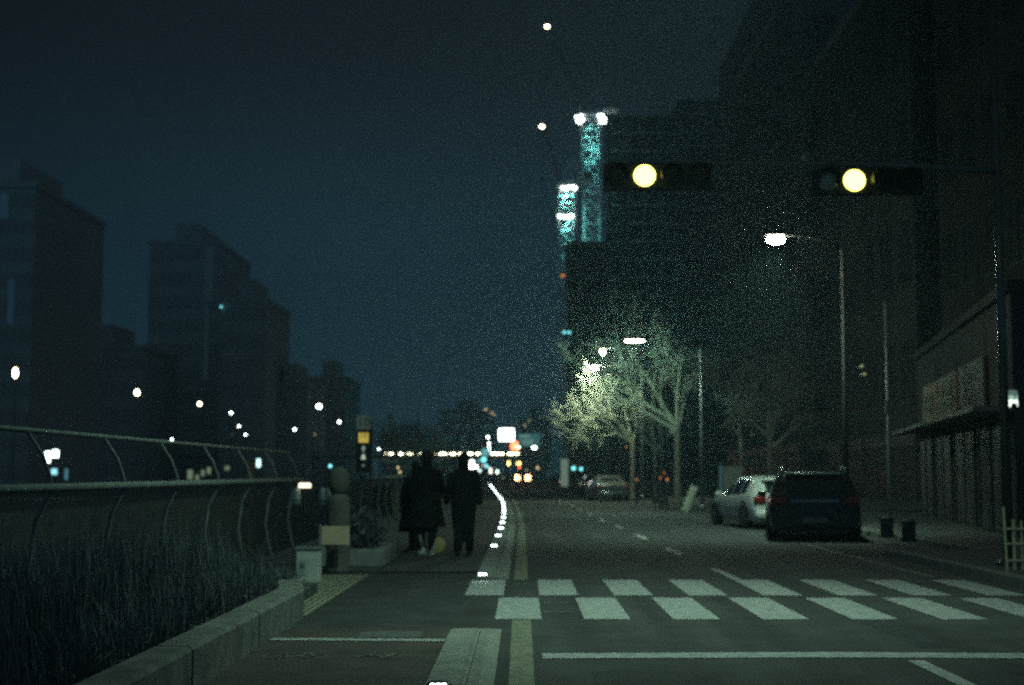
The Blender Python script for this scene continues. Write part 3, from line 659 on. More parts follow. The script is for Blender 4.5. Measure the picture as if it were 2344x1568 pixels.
# ------------------------------------------------------------------ cars
def lerp(a, b, t): return a+(b-a)*t
def car(name, label, loc, rz, L, W, H, body, style, tail=None, rails=False, cat='car', plate=True, group='cars parked or driving on the right'):
    t = thing(name, label, cat, loc, rz, group)
    # y: 0 rear .. L front. stations: (y, zbelt, ztop, halfwidth factor, roof halfwidth factor)
    if style == 'suv':  st = [(0, .62*H, .63*H, .90, .80), (.06, .63*H, .66*H, .95, .78), (.18, .635*H, .80*H, .97, .76), (.36, .635*H, .955*H, .985, .74), (.55, .63*H, .99*H, 1, .74), (1.4, .62*H, 1.0*H, 1, .74), (2.3, .60*H, .985*H, 1, .73), (2.75, .595*H, .92*H, 1, .72), (3.45, .60*H, .64*H, .99, .80), (4.1, .57*H, .585*H, .96, .80), (L-.15, .50*H, .51*H, .88, .75), (L, .40*H, .41*H, .78, .6)]
    elif style == 'hatch': st = [(0, .58*H, .59*H, .88, .78), (.07, .63*H, .65*H, .94, .76), (.22, .65*H, .76*H, .97, .72), (.48, .65*H, .93*H, .99, .68), (.70, .645*H, .975*H, 1, .68), (1.4, .62*H, 1.0*H, 1, .69), (2.1, .60*H, .985*H, 1, .69), (2.55, .59*H, .91*H, 1, .68), (3.2, .59*H, .63*H, .98, .78), (3.8, .55*H, .565*H, .95, .78), (L-.13, .47*H, .48*H, .86, .7), (L, .38*H, .39*H, .76, .6)]
    else: st = [(0, .60*H, .61*H, .88, .78), (.08, .66*H, .68*H, .94, .80), (.65, .665*H, .70*H, .98, .80), (1.15, .655*H, .92*H, 1, .67), (1.5, .65*H, .985*H, 1, .67), (2.1, .63*H, 1.0*H, 1, .68), (2.6, .61*H, .96*H, 1, .68), (3.4, .60*H, .63*H, .99, .78), (4.0, .57*H, .58*H, .95, .78), (L-.15, .48*H, .49*H, .87, .7), (L, .38*H, .39*H, .76, .6)]
    hw = W/2; zb = .17
    def sect(y, zbelt, zt, f, rf):
        w_ = hw*f; r = hw*rf
        return [(w_*.90, zb+.03), (w_*.965, zb+.14), (w_, lerp(zb, zbelt, .55)), (w_*.99, lerp(zb, zbelt, .82)), (w_*.955, zbelt), (lerp(w_*.955, r, .5)+.01, lerp(zbelt, zt, .52)), (r+.02, zt-.05*min(1, (zt-zbelt)/.3)), (r*.86, zt-.008), (r*.45, zt+.008), (0, zt+.012)]
    m = MB(); rings = []
    for s in st:
        h = sect(*s); ring = [(-x, s[0], z) for x, z in h] + [(x, s[0], z) for x, z in reversed(h[:-1])]; rings.append(ring)
    n = len(rings[0]); base = len(m.v)
    for rg_ in rings: m.v += rg_
    for i in range(len(rings)-1):
        for k in range(n-1):
            m.f.append((base+i*n+k, base+i*n+k+1, base+(i+1)*n+k+1, base+(i+1)*n+k)); m.mi.append(0)
        m.f.append((base+i*n+n-1, base+i*n, base+(i+1)*n, base+(i+1)*n+n-1)); m.mi.append(1)
    m.f.append(tuple(base+k for k in range(n))[::-1]); m.mi.append(0); m.f.append(tuple(base+(len(rings)-1)*n+k for k in range(n))); m.mi.append(0)
    bo = m.build('body', [body, BLACK], t, True)
    bo.data.polygons[-2].use_smooth = False
    def at(y):
        for a, b in zip(st, st[1:]):
            if a[0] <= y <= b[0]:
                k = (y-a[0])/(b[0]-a[0]); return sect(y, *[lerp(a[i], b[i], k) for i in range(1, 5)])
    G1 = glass('car_glass', (.008, .010, .012), .04)
    # side windows
    if style == 'suv': wins = [(.62, 1.15), (1.22, 1.95), (2.03, 2.72)]
    elif style == 'hatch': wins = [(.80, 1.22), (1.30, 1.95), (2.03, 2.62)]
    else: wins = [(1.2, 1.55), (1.62, 2.2), (2.28, 2.95)]
    for s in (-1, 1):
        for a, b in wins:
            q = MB(); N = 5
            for i in range(N):
                ya, yb = lerp(a, b, i/N), lerp(a, b, (i+1)/N); A, B = at(ya), at(yb)
                def pt(Sx, y, k): x = lerp(Sx[4][0], Sx[5][0], k*2) if k < .5 else lerp(Sx[5][0], Sx[6][0], k*2-1); z = lerp(Sx[4][1], Sx[5][1], k*2) if k < .5 else lerp(Sx[5][1], Sx[6][1], k*2-1); return (s*(x+.007), y, z+.002)
                for k0, k1 in ((.1, .5), (.5, .93)): 
                    f = [pt(A, ya, k0), pt(B, yb, k0), pt(B, yb, k1), pt(A, ya, k1)]; q.quad(*(f if s > 0 else f[::-1]))
            q.build('side_window', G1, t)
    # rear window: over the sloping stations
    i0, i1 = {'suv': (1, 3), 'hatch': (1, 3), 'sedan': (2, 3)}[style]
    q = MB()
    for i in range(i0, i1):
        A, B = st[i], st[i+1]; sa, sb = sect(*A), sect(*B); k = .86
        ya, za_, yb, zb_ = A[0], sa[-1][1], B[0], sb[-1][1]
        t0 = .30 if i == i0 else 0; t1 = .90 if i == i1-1 else 1
        y0, z0, y1, z1 = lerp(ya, yb, t0), lerp(za_, zb_, t0), lerp(ya, yb, t1), lerp(za_, zb_, t1)
        w0, w1 = lerp(sa[7][0], sb[7][0], t0)*k, lerp(sa[7][0], sb[7][0], t1)*k
        nrm = Vector((0, -(z1-z0), (y1-y0))).normalized()*.014
        q.quad((-w0, y0+nrm.y, z0+nrm.z), (w0, y0+nrm.y, z0+nrm.z), (w1, y1+nrm.y, z1+nrm.z), (-w1, y1+nrm.y, z1+nrm.z))
    q.build('rear_window', G1, t)
    # bumper, plate, lights, wheels, mirrors
    q = MB(); q.box(-hw*.90, hw*.90, -.09, .05, .26, .50, bev=.05); q.build('rear_bumper', body if style != 'suv' else mat('bumper_black', (.03, .03, .03), .5), t, True)
    q = MB(); q.box(-hw*.72, hw*.72, -.10, .02, .20, .258, bev=.02); q.build('lower_valance', BLACK, t)
    if plate:
        q = MB(); zp = .60 if style != 'suv' else .40; yp = -.012 if style != 'suv' else -.1; q.box(-.26, .26, yp-.012, yp, zp, zp+.11, bev=.003); q.build('number_plate', mat('plain_plate', (.18, .19, .18), .5), t)
    for s in (-1, 1):
        q = MB(); zl = .60*H-.16; kk = (.36, .42, .12) if tail else (.60, .19, 0); q.box(min(s*hw*kk[0], s*hw*.93), max(s*hw*kk[0], s*hw*.93), -.025, .14, zl-kk[2], zl+kk[1], bev=.03)
        q.build('tail_light', tail or mat('red_lens', (.25, .02, .015), .1), t, True)
        q = MB(); q.box(min(s*hw*.99, s*(hw+.20)), max(s*hw*.99, s*(hw+.20)), L*.60, L*.60+.12, .60*H, .60*H+.13, bev=.03); q.build('mirror', body, t, True)
        q = MB(); q.box(min(s*hw*.5, s*hw*.80), max(s*hw*.5, s*hw*.80), L-.13, L-.0, .42*H-.1, .42*H-.02, bev=.02); q.build('headlight', PANE, t)
        for yw in (.80, L-.88):
            MW = Matrix.Translation((s*(hw-.10), yw, .33)) @ Matrix.Rotation(R(90)*s, 4, 'Y')
            q = MB(); q.lathe([(.20, -.11), (.30, -.11), (.33, -.08), (.33, .08), (.31, .105), (.215, .11), (.20, .08)], 26, 0, MW); wh = q.build('wheel', mat('rubber', (.02, .02, .02), .85), t, True)
            q = MB(); q.lathe([(.205, .03), (.20, .085), (.15, .07), (.06, .085), (.05, .1)], 26, 0, MW)
            for k in range(5):
                q.box(-.022, .022, .03, .19, .072, .10, M=MW @ Matrix.Rotation(R(72*k), 4, 'Z'))
            q.build('rim', mat('alloy', (.35, .36, .36), .35, .8), wh)
            q = MB()
            for k in range(12):
                a0, a1 = R(-5+190*k/12), R(-5+190*(k+1)/12); r0, r1 = .35, .40; xx = s*(hw+.004)
                q.quad((xx, yw+r0*math.cos(a0), .33+r0*math.sin(a0)), (xx, yw+r1*math.cos(a0), .33+r1*math.sin(a0)), (xx, yw+r1*math.cos(a1), .33+r1*math.sin(a1)), (xx, yw+r0*math.cos(a1), .33+r0*math.sin(a1)))
            q.build('wheel_arch', BLACK, t)
    q = MB(); q.box(-.03, .03, -.04, .0, .62*H+.06, .62*H+.10); q.tube([(0, .0, .66*H), (.30, .03, .70*H)], .008, 6); q.build('rear_wiper', BLACK, t)
    if style in ('suv', 'hatch'):
        q = MB(); ys = st[3][0]; q.box(-hw*.60, hw*.60, ys-.16, ys+.05, st[3][2]-.02, st[3][2]+.022, bev=.015); q.build('roof_spoiler', body if style == 'hatch' else mat('roof_glint_grey', (.30, .31, .29), .35, .2), t, True)  # SUV spoiler kept paler to stand in for the reflection along its roof
    if style == 'suv' :
        q = MB(); q.box(-hw*.5, hw*.5, -.03, -.0, .60*H-.055, .60*H-.03); q.build('chrome_strip', mat('chrome', (.5, .52, .5), .3, .3), t)
    if rails:
        for s in (-1, 1):
            q = MB(); q.tube([(s*hw*.68, .45, H*.97), (s*hw*.68, .55, H+.055), (s*hw*.68, 2.2, H+.06), (s*hw*.68, 2.4, H*.97)], .018, 8); q.build('roof_rail', mat('satin_rail', (.5, .52, .5), .3, .9), t, True)
    return t
CB = mat('black_car_paint', (.010, .010, .010), .14, 0, .1, 2, 0, .5)
CW = mat('white_car_paint', (.70, .72, .68), .25, 0, .05, 2, 0, .6)
CS = mat('silver_car_paint', (.20, .215, .21), .3, .5, .05, 2, 0, .6)
CD = mat('dark_car_paint', (.045, .05, .055), .2, .1, .1, 2, 0, .7)
p = G(1866, 1240); car('parked_suv', 'black SUV parked nearest at the right with roof rails', (p.x, p.y, 0), R(-9), 4.7, 1.96, 1.50, CB, 'suv', rails=True)
p = G(1803, 1212); car('parked_hatchback', 'white hatchback parked in front of the black SUV', (p.x, p.y, 0), R(8), 4.5, 1.88, 1.36, CW, 'hatch')
p = G(1398, 1148); car('parked_sedan', 'silver car parked at the roadside under the bare trees', (p.x+.1, p.y, 0), R(5), 4.6, 1.84, 1.30, CS, 'sedan')
p = G(1362, 1138); car('parked_hatchback', 'dark hatchback parked just beyond the silver car with a glint on its roof', (p.x+.3, p.y+2.5, 0), R(3), 4.2, 1.78, 1.36, CD, 'hatch')
p = G(1308, 1119); car('parked_sedan', 'dark sedan parked farthest down the road by the pale column', (p.x, p.y, 0), R(2), 4.6, 1.82, 1.45, CD, 'sedan')
p = G(1196, 1111); TL = emi('lit_tail_light', (1, .38, .14), 26)
tc_ = car('driving_car', 'distant car driving away with both orange red tail lights lit', (p.x, p.y, 0), R(2), 4.5, 1.84, 1.48, CD, 'sedan', tail=TL)
m = MB(); m.box(-.35, .35, .70, .74, 1.02, 1.05); m.build('brake_light', emi('high_brake_light', (1, .18, .08), 5), tc_)

# ------------------------------------------------------------------ people
SKIN = mat('skin', (.36, .24, .18), .6)
CLOTH = mat('black_coat_cloth', (.022, .022, .024), .95, 0, .3, 6, .2, .2)
TROU = mat('dark_trouser_cloth', (.025, .027, .03), .95, 0, .3, 6, .2, .2)
HAIR = mat('dark_hair', (.012, .011, .010), .7)
SHOE = mat('dark_shoe', (.03, .03, .03), .6); PSHOE = mat('white_shoe', (.88, .92, .86), .6)
def skinmesh(verts, edges, rads, m, name, parent, root=0, sub=1):
    me = bpy.data.meshes.new(name); me.from_pydata(verts, edges, []); o = bpy.data.objects.new('tmp', me); C.objects.link(o)
    md = o.modifiers.new('s', 'SKIN'); md.use_smooth_shade = True; md.branch_smoothing = .5
    for i, r in enumerate(rads):
        sv = me.skin_vertices[0].data[i]; sv.radius = r if isinstance(r, tuple) else (r, r); sv.use_root = (i == root)
    if sub: o.modifiers.new('u', 'SUBSURF').levels = sub
    bpy.context.view_layer.update()
    ev = o.evaluated_get(bpy.context.evaluated_depsgraph_get()); nm = bpy.data.meshes.new_from_object(ev); bpy.data.objects.remove(o)
    nm.materials.clear(); nm.materials.append(m)
    q = bpy.data.objects.new(name, nm); C.objects.link(q)
    if parent: q.parent = parent
    return q
def person(label, loc, rz, H=1.72, pose=0, coat_len=.8, shoe=SHOE, pants=TROU, coat=CLOTH, hairlen=.1, flare=.14, bulk=1.):
    t = thing('person', label, 'person', loc, rz, 'people in black on the left walkway'); k = H/1.72
    J = {}; V = []; E = []; Rr = []
    def j(n, x, y, z, r, par=None):
        J[n] = len(V); V.append((x*k, y*k, z*k)); Rr.append(r*k if not isinstance(r, tuple) else (r[0]*k, r[1]*k))
        if par: E.append((J[par], J[n]))
    # facing +Y; pose gives stride and arm swing
    sw = [.10, -.03, .16][pose % 3]
    j('pel', 0, 0, .95, .125); j('bel', 0, .01, 1.08, .12, 'pel'); j('ch', 0, .0, 1.27, .145, 'bel'); j('nk', 0, -.01, 1.44, .065, 'ch'); j('nk2', 0, .005, 1.50, .055, 'nk')
    j('hd', 0, .02, 1.58, .082, 'nk2'); j('hd2', 0, .015, 1.665, .085, 'hd'); j('nose', 0, .115, 1.60, .014, 'hd')
    for s, n in ((-1, 'l'), (1, 'r')):
        f = s*sw
        j('hip'+n, s*.09, 0, .90, .10, 'pel'); j('kn'+n, s*.10, f*.55+.03, .50, .058, 'hip'+n); j('cf'+n, s*.10, f*.6-.02, .32, .052, 'kn'+n); j('an'+n, s*.105, f, .09, .036, 'cf'+n); j('ft'+n, s*.115, f+.13, .035, .035, 'an'+n)
        j('sh'+n, s*.175, -.005, 1.40, .058, 'ch'); 
        if pose == 1 and s > 0: el, wr = (s*.24, .06, 1.14), (s*.20, .28, 1.06)
        elif pose == 2 and s < 0: el, wr = (s*.27, -.02, 1.12), (s*.30, .10, .90)
        else: el, wr = (s*.245, -.03-f*.2, 1.12), (s*.27, .04-f*.6, .88)
        j('el'+n, *el, .042, 'sh'+n); j('wr'+n, *wr, .027, 'el'+n)
        d = (Vector(wr)-Vector(el)).normalized(); pm = Vector(wr)+d*.06; j('pm'+n, *pm, (.038, .018), 'wr'+n)
        side = Vector((0, 1, 0)) if abs(d.z) > .5 else Vector((0, 0, 1)); inw = Vector((-s, 0, 0))
        for q, (o_, l) in enumerate(((-.03, .062), (-.011, .075), (.009, .07), (.027, .055))):
            a = pm+side*o_+d*.03; b = a+d*l*.55+inw*.006; c_ = b+d*l*.4+inw*.02
            j(f'f{n}{q}a', *a, .009, 'pm'+n); j(f'f{n}{q}b', *b, .0085, f'f{n}{q}a'); j(f'f{n}{q}c', *c_, .007, f'f{n}{q}b')
        a = Vector(wr)+d*.035+side*.03; b = a+side*.028+d*.02+inw*.01; j(f't{n}a', *a, .010, 'pm'+n); j(f't{n}b', *b, .009, f't{n}a')
    skinmesh(V, E, Rr, SKIN, 'body', t)
    g = lambda n: Vector(V[J[n]])
    # trousers
    for n in 'lr':
        m = MB(); m.tube([g('hip'+n)+Vector((0, 0, .05)), g('hip'+n)*.6+g('kn'+n)*.4, g('kn'+n), g('cf'+n), g('an'+n)+Vector((0, 0, -.0))], [.118*k, .10*k, .078*k, .076*k, .068*k], 14); m.build('trouser_leg', pants, t, True)
        a = g('an'+n); f = g('ft'+n); m = MB(); m.tube([a+Vector((0, -.045, -.045)), a+Vector((0, 0, -.035)), f+Vector((0, 0, .012)), f+Vector((0, .055, .003))], [.038, .05, .046, .026], 12); m.box(a.x-.045, a.x+.045, a.y-.075, f.y+.07, 0.0, .024, bev=.006); m.build('shoe', shoe, t, True)
        m = MB(); m.tube([g('sh'+n)+Vector((0, 0, .012)), g('sh'+n)*.5+g('el'+n)*.5, g('el'+n), g('el'+n)*.4+g('wr'+n)*.6, g('wr'+n)], [.085*k, .074*k, .066*k, .058*k, .052*k], 14); m.build('sleeve', coat, t, True)
    # coat: stacked ellipses, slightly creased
    m = MB(); rows = [(1.49, .075, .07), (1.46, .13, .085), (1.42, .205, .12), (1.34, .225, .15), (1.2, .215, .155), (1.05, .205, .155), (.95, .22, .165)]
    zz = .95
    while zz > 1.35-coat_len-.1: zz -= .12; rows.append((zz, .22+(.95-zz)*flare, .165+(.95-zz)*flare))
    rows = [(z, a*bulk, b*bulk) for z, a, b in rows]
    n = 28; base = len(m.v)
    for i, (z, a, b) in enumerate(rows):
        for q in range(n):
            th = 2*math.pi*q/n; cr_ = 1+.035*math.sin(th*5+i*.6)*(i/len(rows)); m.v.append((a*k*cr_*math.cos(th), b*k*cr_*math.sin(th), z*k))
    for i in range(len(rows)-1):
        for q in range(n): m.f.append((base+i*n+q, base+(i+1)*n+q, base+(i+1)*n+(q+1) % n, base+i*n+(q+1) % n)); m.mi.append(0)
    m.build('coat', coat, t, True)
    m = MB(); m.tube([(0, .0, 1.44*k), (0, .005, 1.52*k)], [.085*k, .078*k], 16, 0, False); m.build('collar', coat, t, True)
    # hair cap
    m = MB(); seg = 16
    pr = [(.001, 1.765), (.05, 1.757), (.085, 1.73), (.104, 1.69), (.106, 1.64), (.10, 1.60), (.095, 1.60-hairlen), (.07, 1.585-hairlen)]
    b0 = len(m.v)
    for i, (r, z) in enumerate(pr):
        for q in range(seg):
            th = 2*math.pi*q/seg; y = r*math.sin(th)*1.12; zc = z
            if math.sin(th) > .45 and i > 3: y *= .55; zc = max(z, 1.65)
            m.v.append((r*.93*math.cos(th)*k, (y+.012)*k, zc*k))
    for i in range(len(pr)-1):
        for q in range(seg): m.f.append((b0+i*seg+q, b0+(i+1)*seg+q, b0+(i+1)*seg+(q+1) % seg, b0+i*seg+(q+1) % seg)); m.mi.append(0)
    m.build('hair', HAIR, t, True)
    for s in (-1, 1):
        m = MB(); m.ball((s*.088*k, .0, 1.60*k), .022*k, 8, 0, .4, .7, 1.2); m.build('ear', SKIN, t, True)
    return t
def gp(u, v): p = G(u, v, .016); return (p.x, p.y, .031)
a = gp(952, 1268); person('person in a black coat at the left of the group on the walkway', (a[0]-.10, a[1]+1.3, .031), R(22), 1.60, 0, .80, bulk=1.18)
b_ = gp(983, 1270); person('person in a black coat in the middle wearing pale shoes', (b_[0]-.06, b_[1]+.1, .017), R(-12), 1.78, 1, .78, shoe=PSHOE, bulk=1.12)
c_ = gp(1061, 1272); person('person in a long black coat at the right of the group', (c_[0], c_[1], .017), R(4), 1.74, 2, 1.0, hairlen=.12, flare=-.10, bulk=1.06)
q = G(1001, 1268, .02)
t = thing('round_bag', 'round tan bag with a white strap held low beside the pale shoes', 'bag', (q.x, q.y-.15, .02))
m = MB(); m.ball((0, 0, .155), .155, 20, 0, 1, .45, 1); m.build('pouch', mat('tan_cloth', (.88, .64, .26), .8, 0, .2, 5), t, True)
m = MB(); m.tube([(-.10, -.075, .06), (-.02, -.085, .17)], [.02, .018], 8); m.build('strap', PSHOE, t, True)
m = MB(); m.tube([(0, 0, .30), (.02, .02, .55), (.05, .05, .82)], .008, 6); m.build('cord', DSTEEL, t)
q = G(968, 1270, .02)
t = thing('walking_stick', 'pale stick resting on the ground by the middle person', 'stick', (q.x, q.y-.2, .02))
m = MB(); m.tube([(.045, 0, .005), (.0, .0, .14)], [.028, .024], 10); m.build('white_tip', PSHOE, t, True)
m = MB(); m.tube([(.0, 0, .141), (-.05, .02, .36)], [.03, .03], 10); m.build('grey_shaft', mat('grey_shaft', (.30, .32, .26), .7), t, True)

# ------------------------------------------------------------------ far lights down the street
EM = {
 'white': emi('far_white_light', (.85, 1, .92), 14), 'warm': emi('far_warm_light', (1, .88, .6), 12), 'teal': emi('far_teal_light', (.16, .72, .78), 3.0),
 'amber': emi('far_amber_light', (1, .62, .16), 9), 'red': emi('far_red_light', (1, .16, .06), 5), 'tan': emi('far_tan_light', (.8, .60, .30), 2.2),
 'dimtan': emi('far_dim_tan', (.6, .55, .3), .8), 'dimteal': emi('far_dim_teal', (.10, .35, .38), 1.2), 'orange': emi('far_orange_light', (1, .34, .08), .8), 'cyan': emi('far_cyan_light', (.18, .70, .72), 2.6)}
def mast_light(name, cat, p, r, em, label, group=None, sx=1, sz=1, pole=True, gz=0.):
    t = thing(name, label, cat, (p.x, p.y, gz), 0, group); h = p.z-gz
    if pole and h > .5: m = MB(); m.tube([(0, .05, 0), (0, .05, h)], [.05, .035], 6); m.build('pole', DSTEEL, t)
    m = MB(); m.ball((0, 0, h), r, 12, 0, sx, 1, sz); m.build('lamp_glass', EM[em], t, True)
    m = MB(); m.lathe([(r*sx*.9, 0), (r*sx*1.05, .03), (.03, .10)], 10, 0, Matrix.Translation((0, .02, h+r*sz*.95))); m.build('lamp_cap', DSTEEL, t)
    return t
GL = 'street lamps on the far bank of the stream'
for (x, y, Y, r, em, lab, sx, sz) in [
 (41, 996, 68, .22, 'warm', 'tall lamp across the stream at the extreme left', .7, 1.6), (366, 1049, 90, .22, 'warm', 'second lamp from the left across the stream', 1, 1.2),
 (533, 1079, 108, .20, 'warm', 'third lamp from the left across the stream', 1, 1), (617, 1103, 119, .14, 'white', 'fourth lamp from the left across the stream', 1, 1),
 (638, 1139, 150, .13, 'white', 'far lamp just below the fourth one across the stream', 1, 1), (656, 1161, 165, .14, 'white', 'far lamp low in the row, beside a faint canopy', 1, 1),
 (619, 1161, 165, .06, 'dimtan', 'faintest small lamp in the row across the stream', 1, 1), (459, 1174, 130, .11, 'white', 'small lamp just above the upper steel rail', 1, 1),
 (787, 1147, 140, .15, 'white', 'lone white lamp left of the large white globe', 1, 1), (852, 1086, 107, .25, 'white', 'large white globe lamp left of the 10 sign', 1, 1),
 (841, 1161, 150, .08, 'tan', 'small dim lamp below the large globe', 1, 1), (906, 1127, 120, .14, 'white', 'white lamp close left of the 10 sign', 1, 1),
 (1012, 1200, 180, .13, 'white', 'small lamp over the left end of the bridge lights', 1, 1), (1050, 1206, 180, .13, 'white', 'small lamp touching the row of bridge lights', 1, 1)]:
    mast_light('street_lamp', 'street lamp', S(x, y, Y), r*.72, em, lab, GL, sx, sz)
mast_light('traffic_signal', 'traffic signal', S(882, 1245, 60), .07, 'cyan', 'small turquoise signal light behind the stone pillar')
GF = 'street lamps far down the road'
for (x, y, Y, r, em, lab, sx, sz) in [
 (1303, 1168, 190, .15, 'white', 'topmost white lamp in the vertical cluster left of the blank white sign', 1, 1), (1306, 1185, 200, .13, 'white', 'second white lamp down in the vertical cluster', 1, 1.1),
 (1306, 1194, 215, .12, 'white', 'third white lamp down in the vertical cluster', 1, 1.1), (1307, 1203, 230, .10, 'white', 'lowest white lamp in the vertical cluster', 1, 1.2),
 (1297, 1094, 300, .22, 'tan', 'tan lamp highest in the slanting far trio', 1.2, .7), (1313, 1102, 320, .2, 'tan', 'middle tan lamp of the slanting far trio', 1.2, .7), (1320, 1108, 335, .2, 'tan', 'lowest tan lamp of the slanting far trio', 1.2, .7),
 (1402, 1137, 140, .10, 'dimtan', 'dim lamp above the green road sign', .8, 1.5), (1413, 1124, 150, .10, 'dimtan', 'dimmest lamp above the green road sign', 1, 1),
 (1436, 1250, 150, .12, 'tan', 'tan lamp right of the distant tail lights', 1, 1), (1406, 1256, 170, .12, 'dimtan', 'dim lamp over the distant tail lights', 1, 1), (1344, 1276, 180, .1, 'dimtan', 'tiny tan lamp left of the distant tail lights', 1, 1),
 (1427, 1195, 140, .20, 'white', 'white lamp under the right end of the green road sign', 1, .9)]:
    mast_light('street_lamp', 'street lamp', S(x, y, Y), r, em, lab, GF, sx, sz)
GS = 'traffic signals far down the road'
for (x, y, Y, r, em, lab) in [
 (1296, 1208, 170, .50, 'dimteal', 'broad dim turquoise signal crossing the bridge lights'), (1292, 1228, 170, .30, 'teal', 'turquoise signal just under the bridge lights'), (1279, 1231, 175, .22, 'dimteal', 'dim turquoise signal left of the brighter one'),
 (1299, 1245, 180, .22, 'teal', 'lower turquoise signal above the shop lights'), (1357, 1238, 160, .22, 'amber', 'left amber signal above the distant car'), (1385, 1238, 160, .20, 'amber', 'right amber signal above the distant car'), (1386, 1249, 161, .15, 'red', 'orange signal directly under the right amber one'),
 (1376, 1192, 130, .45, 'red', 'large red signal between the blank sign and the green sign'), (1532, 1251, 110, .15, 'cyan', 'left turquoise light among the right trees'), (1552, 1253, 112, .13, 'cyan', 'right turquoise light among the right trees')]:
    mast_light('traffic_signal', 'traffic signal', S(x, y, Y), r, em, lab, GS)
mast_light('warning_lamp', 'lamp', S(1384, 1194, 129), .12, 'warm', 'warm lamp beside the large red signal')
# orange hazard lamps and door lights among the parked cars
for (x, y, Y, r, lab) in [(1508, 1292, 128, .10, 'orange marker light beside the farthest parked sedan'), (1578, 1290, 76, .06, 'orange marker light left of the parked silver car'), (1592, 1307, 72.5, .055, 'orange marker light at the rear of the silver car'), (1655, 1275, 74, .07, 'orange marker light over the roof of the silver car'), (1700, 1281, 66, .07, 'orange marker light between the silver car and the forked tree'), (1782, 1281, 56, .08, 'orange marker light nearest the leaning board'), (1763, 1276, 57, .055, 'thin orange marker light left of the nearest one'), (1774, 1263, 58, .05, 'small orange marker light above the thin one'), (1672, 1194, 80, .07, 'small red orange light high among the tree trunks')]:
    mast_light('marker_light', 'marker light', S(x, y, Y), r*.55, 'orange', lab, 'orange marker lights on the right pavement', .8, 1.5)

def panel(name, cat, x0, y0, x1, y1, Y, em, label, group=None, pole=True, depth=.15, r=.0, gz=0., frame=True, emname='lit_panel', ang=0):
    a = S(x0, y1, Y); b = S(x1, y0, Y); cx = (a.x+b.x)/2; t = thing(name, label, cat, (cx, Y, gz), R(ang), group); hw = (b.x-a.x)/2; z0, z1 = a.z-gz, b.z-gz
    m = MB(); m.box(-hw, hw, 0, depth, z0, z1, bev=min(.04, hw*.2)); m.build(emname, em, t)
    if frame: m = MB(); f = .04; m.box(-hw-f, hw+f, depth+.003, depth+.08, z0-f, z1+f, bev=.01); m.build('back_box', DSTEEL, t)
    if pole and z0 > .4: m = MB(); m.tube([(0, depth+.04, 0), (0, depth+.04, z0)], .05, 8); m.build('post', DSTEEL, t)
    return t
# blank over-exposed sign with rounded corners
a = S(1328, 1182, 118); b = S(1377, 1141, 118)
t = thing('message_sign', 'blank glowing white rounded sign above the middle of the road', 'sign', ((a.x+b.x)/2, 118, 0)); hw = (b.x-a.x)/2-.12; hh = (b.z-a.z)/2-.12; zc = (a.z+b.z)/2; rr = .10
m = MB(); pts = []
for (sx, sz, a0) in ((1, 1, 0), (-1, 1, 90), (-1, -1, 180), (1, -1, 270)):
    for q in range(6): th = R(a0+18*q); pts.append((sx*(hw-rr)+rr*math.cos(th), zc+sz*(hh-rr)+rr*math.sin(th)))
m.poly([(x, 0, z) for x, z in pts][::-1]); 
for i in range(len(pts)): x0, z0 = pts[i]; x1, z1 = pts[(i+1) % len(pts)]; m.quad((x0, 0, z0), (x1, 0, z1), (x1, .2, z1), (x0, .2, z0))
m.build('lit_face', emi('white_board', (1, 1, .97), 6), t)
m = MB(); m.box(-hw+.1, hw-.1, .201, .26, zc-hh+.1, zc+hh-.1); m.build('back_box', DSTEEL, t)
m = MB(); m.tube([(0, .3, 0), (0, .3, zc+hh*.6)], .09, 10); m.build('post', DSTEEL, t)
# green overhead sign
a = S(1383, 1193, 124); b = S(1442, 1158, 124)
t = thing('direction_sign', 'hazy green overhead road sign right of the blank white sign', 'sign', ((a.x+b.x)/2, 124, 0)); hw = (b.x-a.x)/2; GSG = mat('green_sign', (.03, .16, .12), .5)
m = MB(); m.box(-hw, hw, 0, .1, a.z, b.z, bev=.03); pn = m.build('sign_board', emi('backlit_green_sign', (.10, .34, .34), .30), t)
m = MB(); h_ = b.z-a.z
for (x0, x1, zf, wd) in ((-.85, .1, .72, .14), (-.6, .45, .38, .12), (-.6, .3, .16, .10)): m = MB(); m.box(x0*hw, x1*hw, -.012, -.002, a.z+h_*zf, a.z+h_*(zf+wd)); m.build('lettering', emi('sign_lettering', (.40, .75, .65), .38), pn)
m = MB(); m.tube([(hw+2.2, .3, 0), (hw+2.2, .3, b.z)], .12, 10); m.tube([(hw+2.2, .3, b.z-.3), (-hw, .3, b.z-.3)], .06, 8); m.build('gantry', DSTEEL, t)
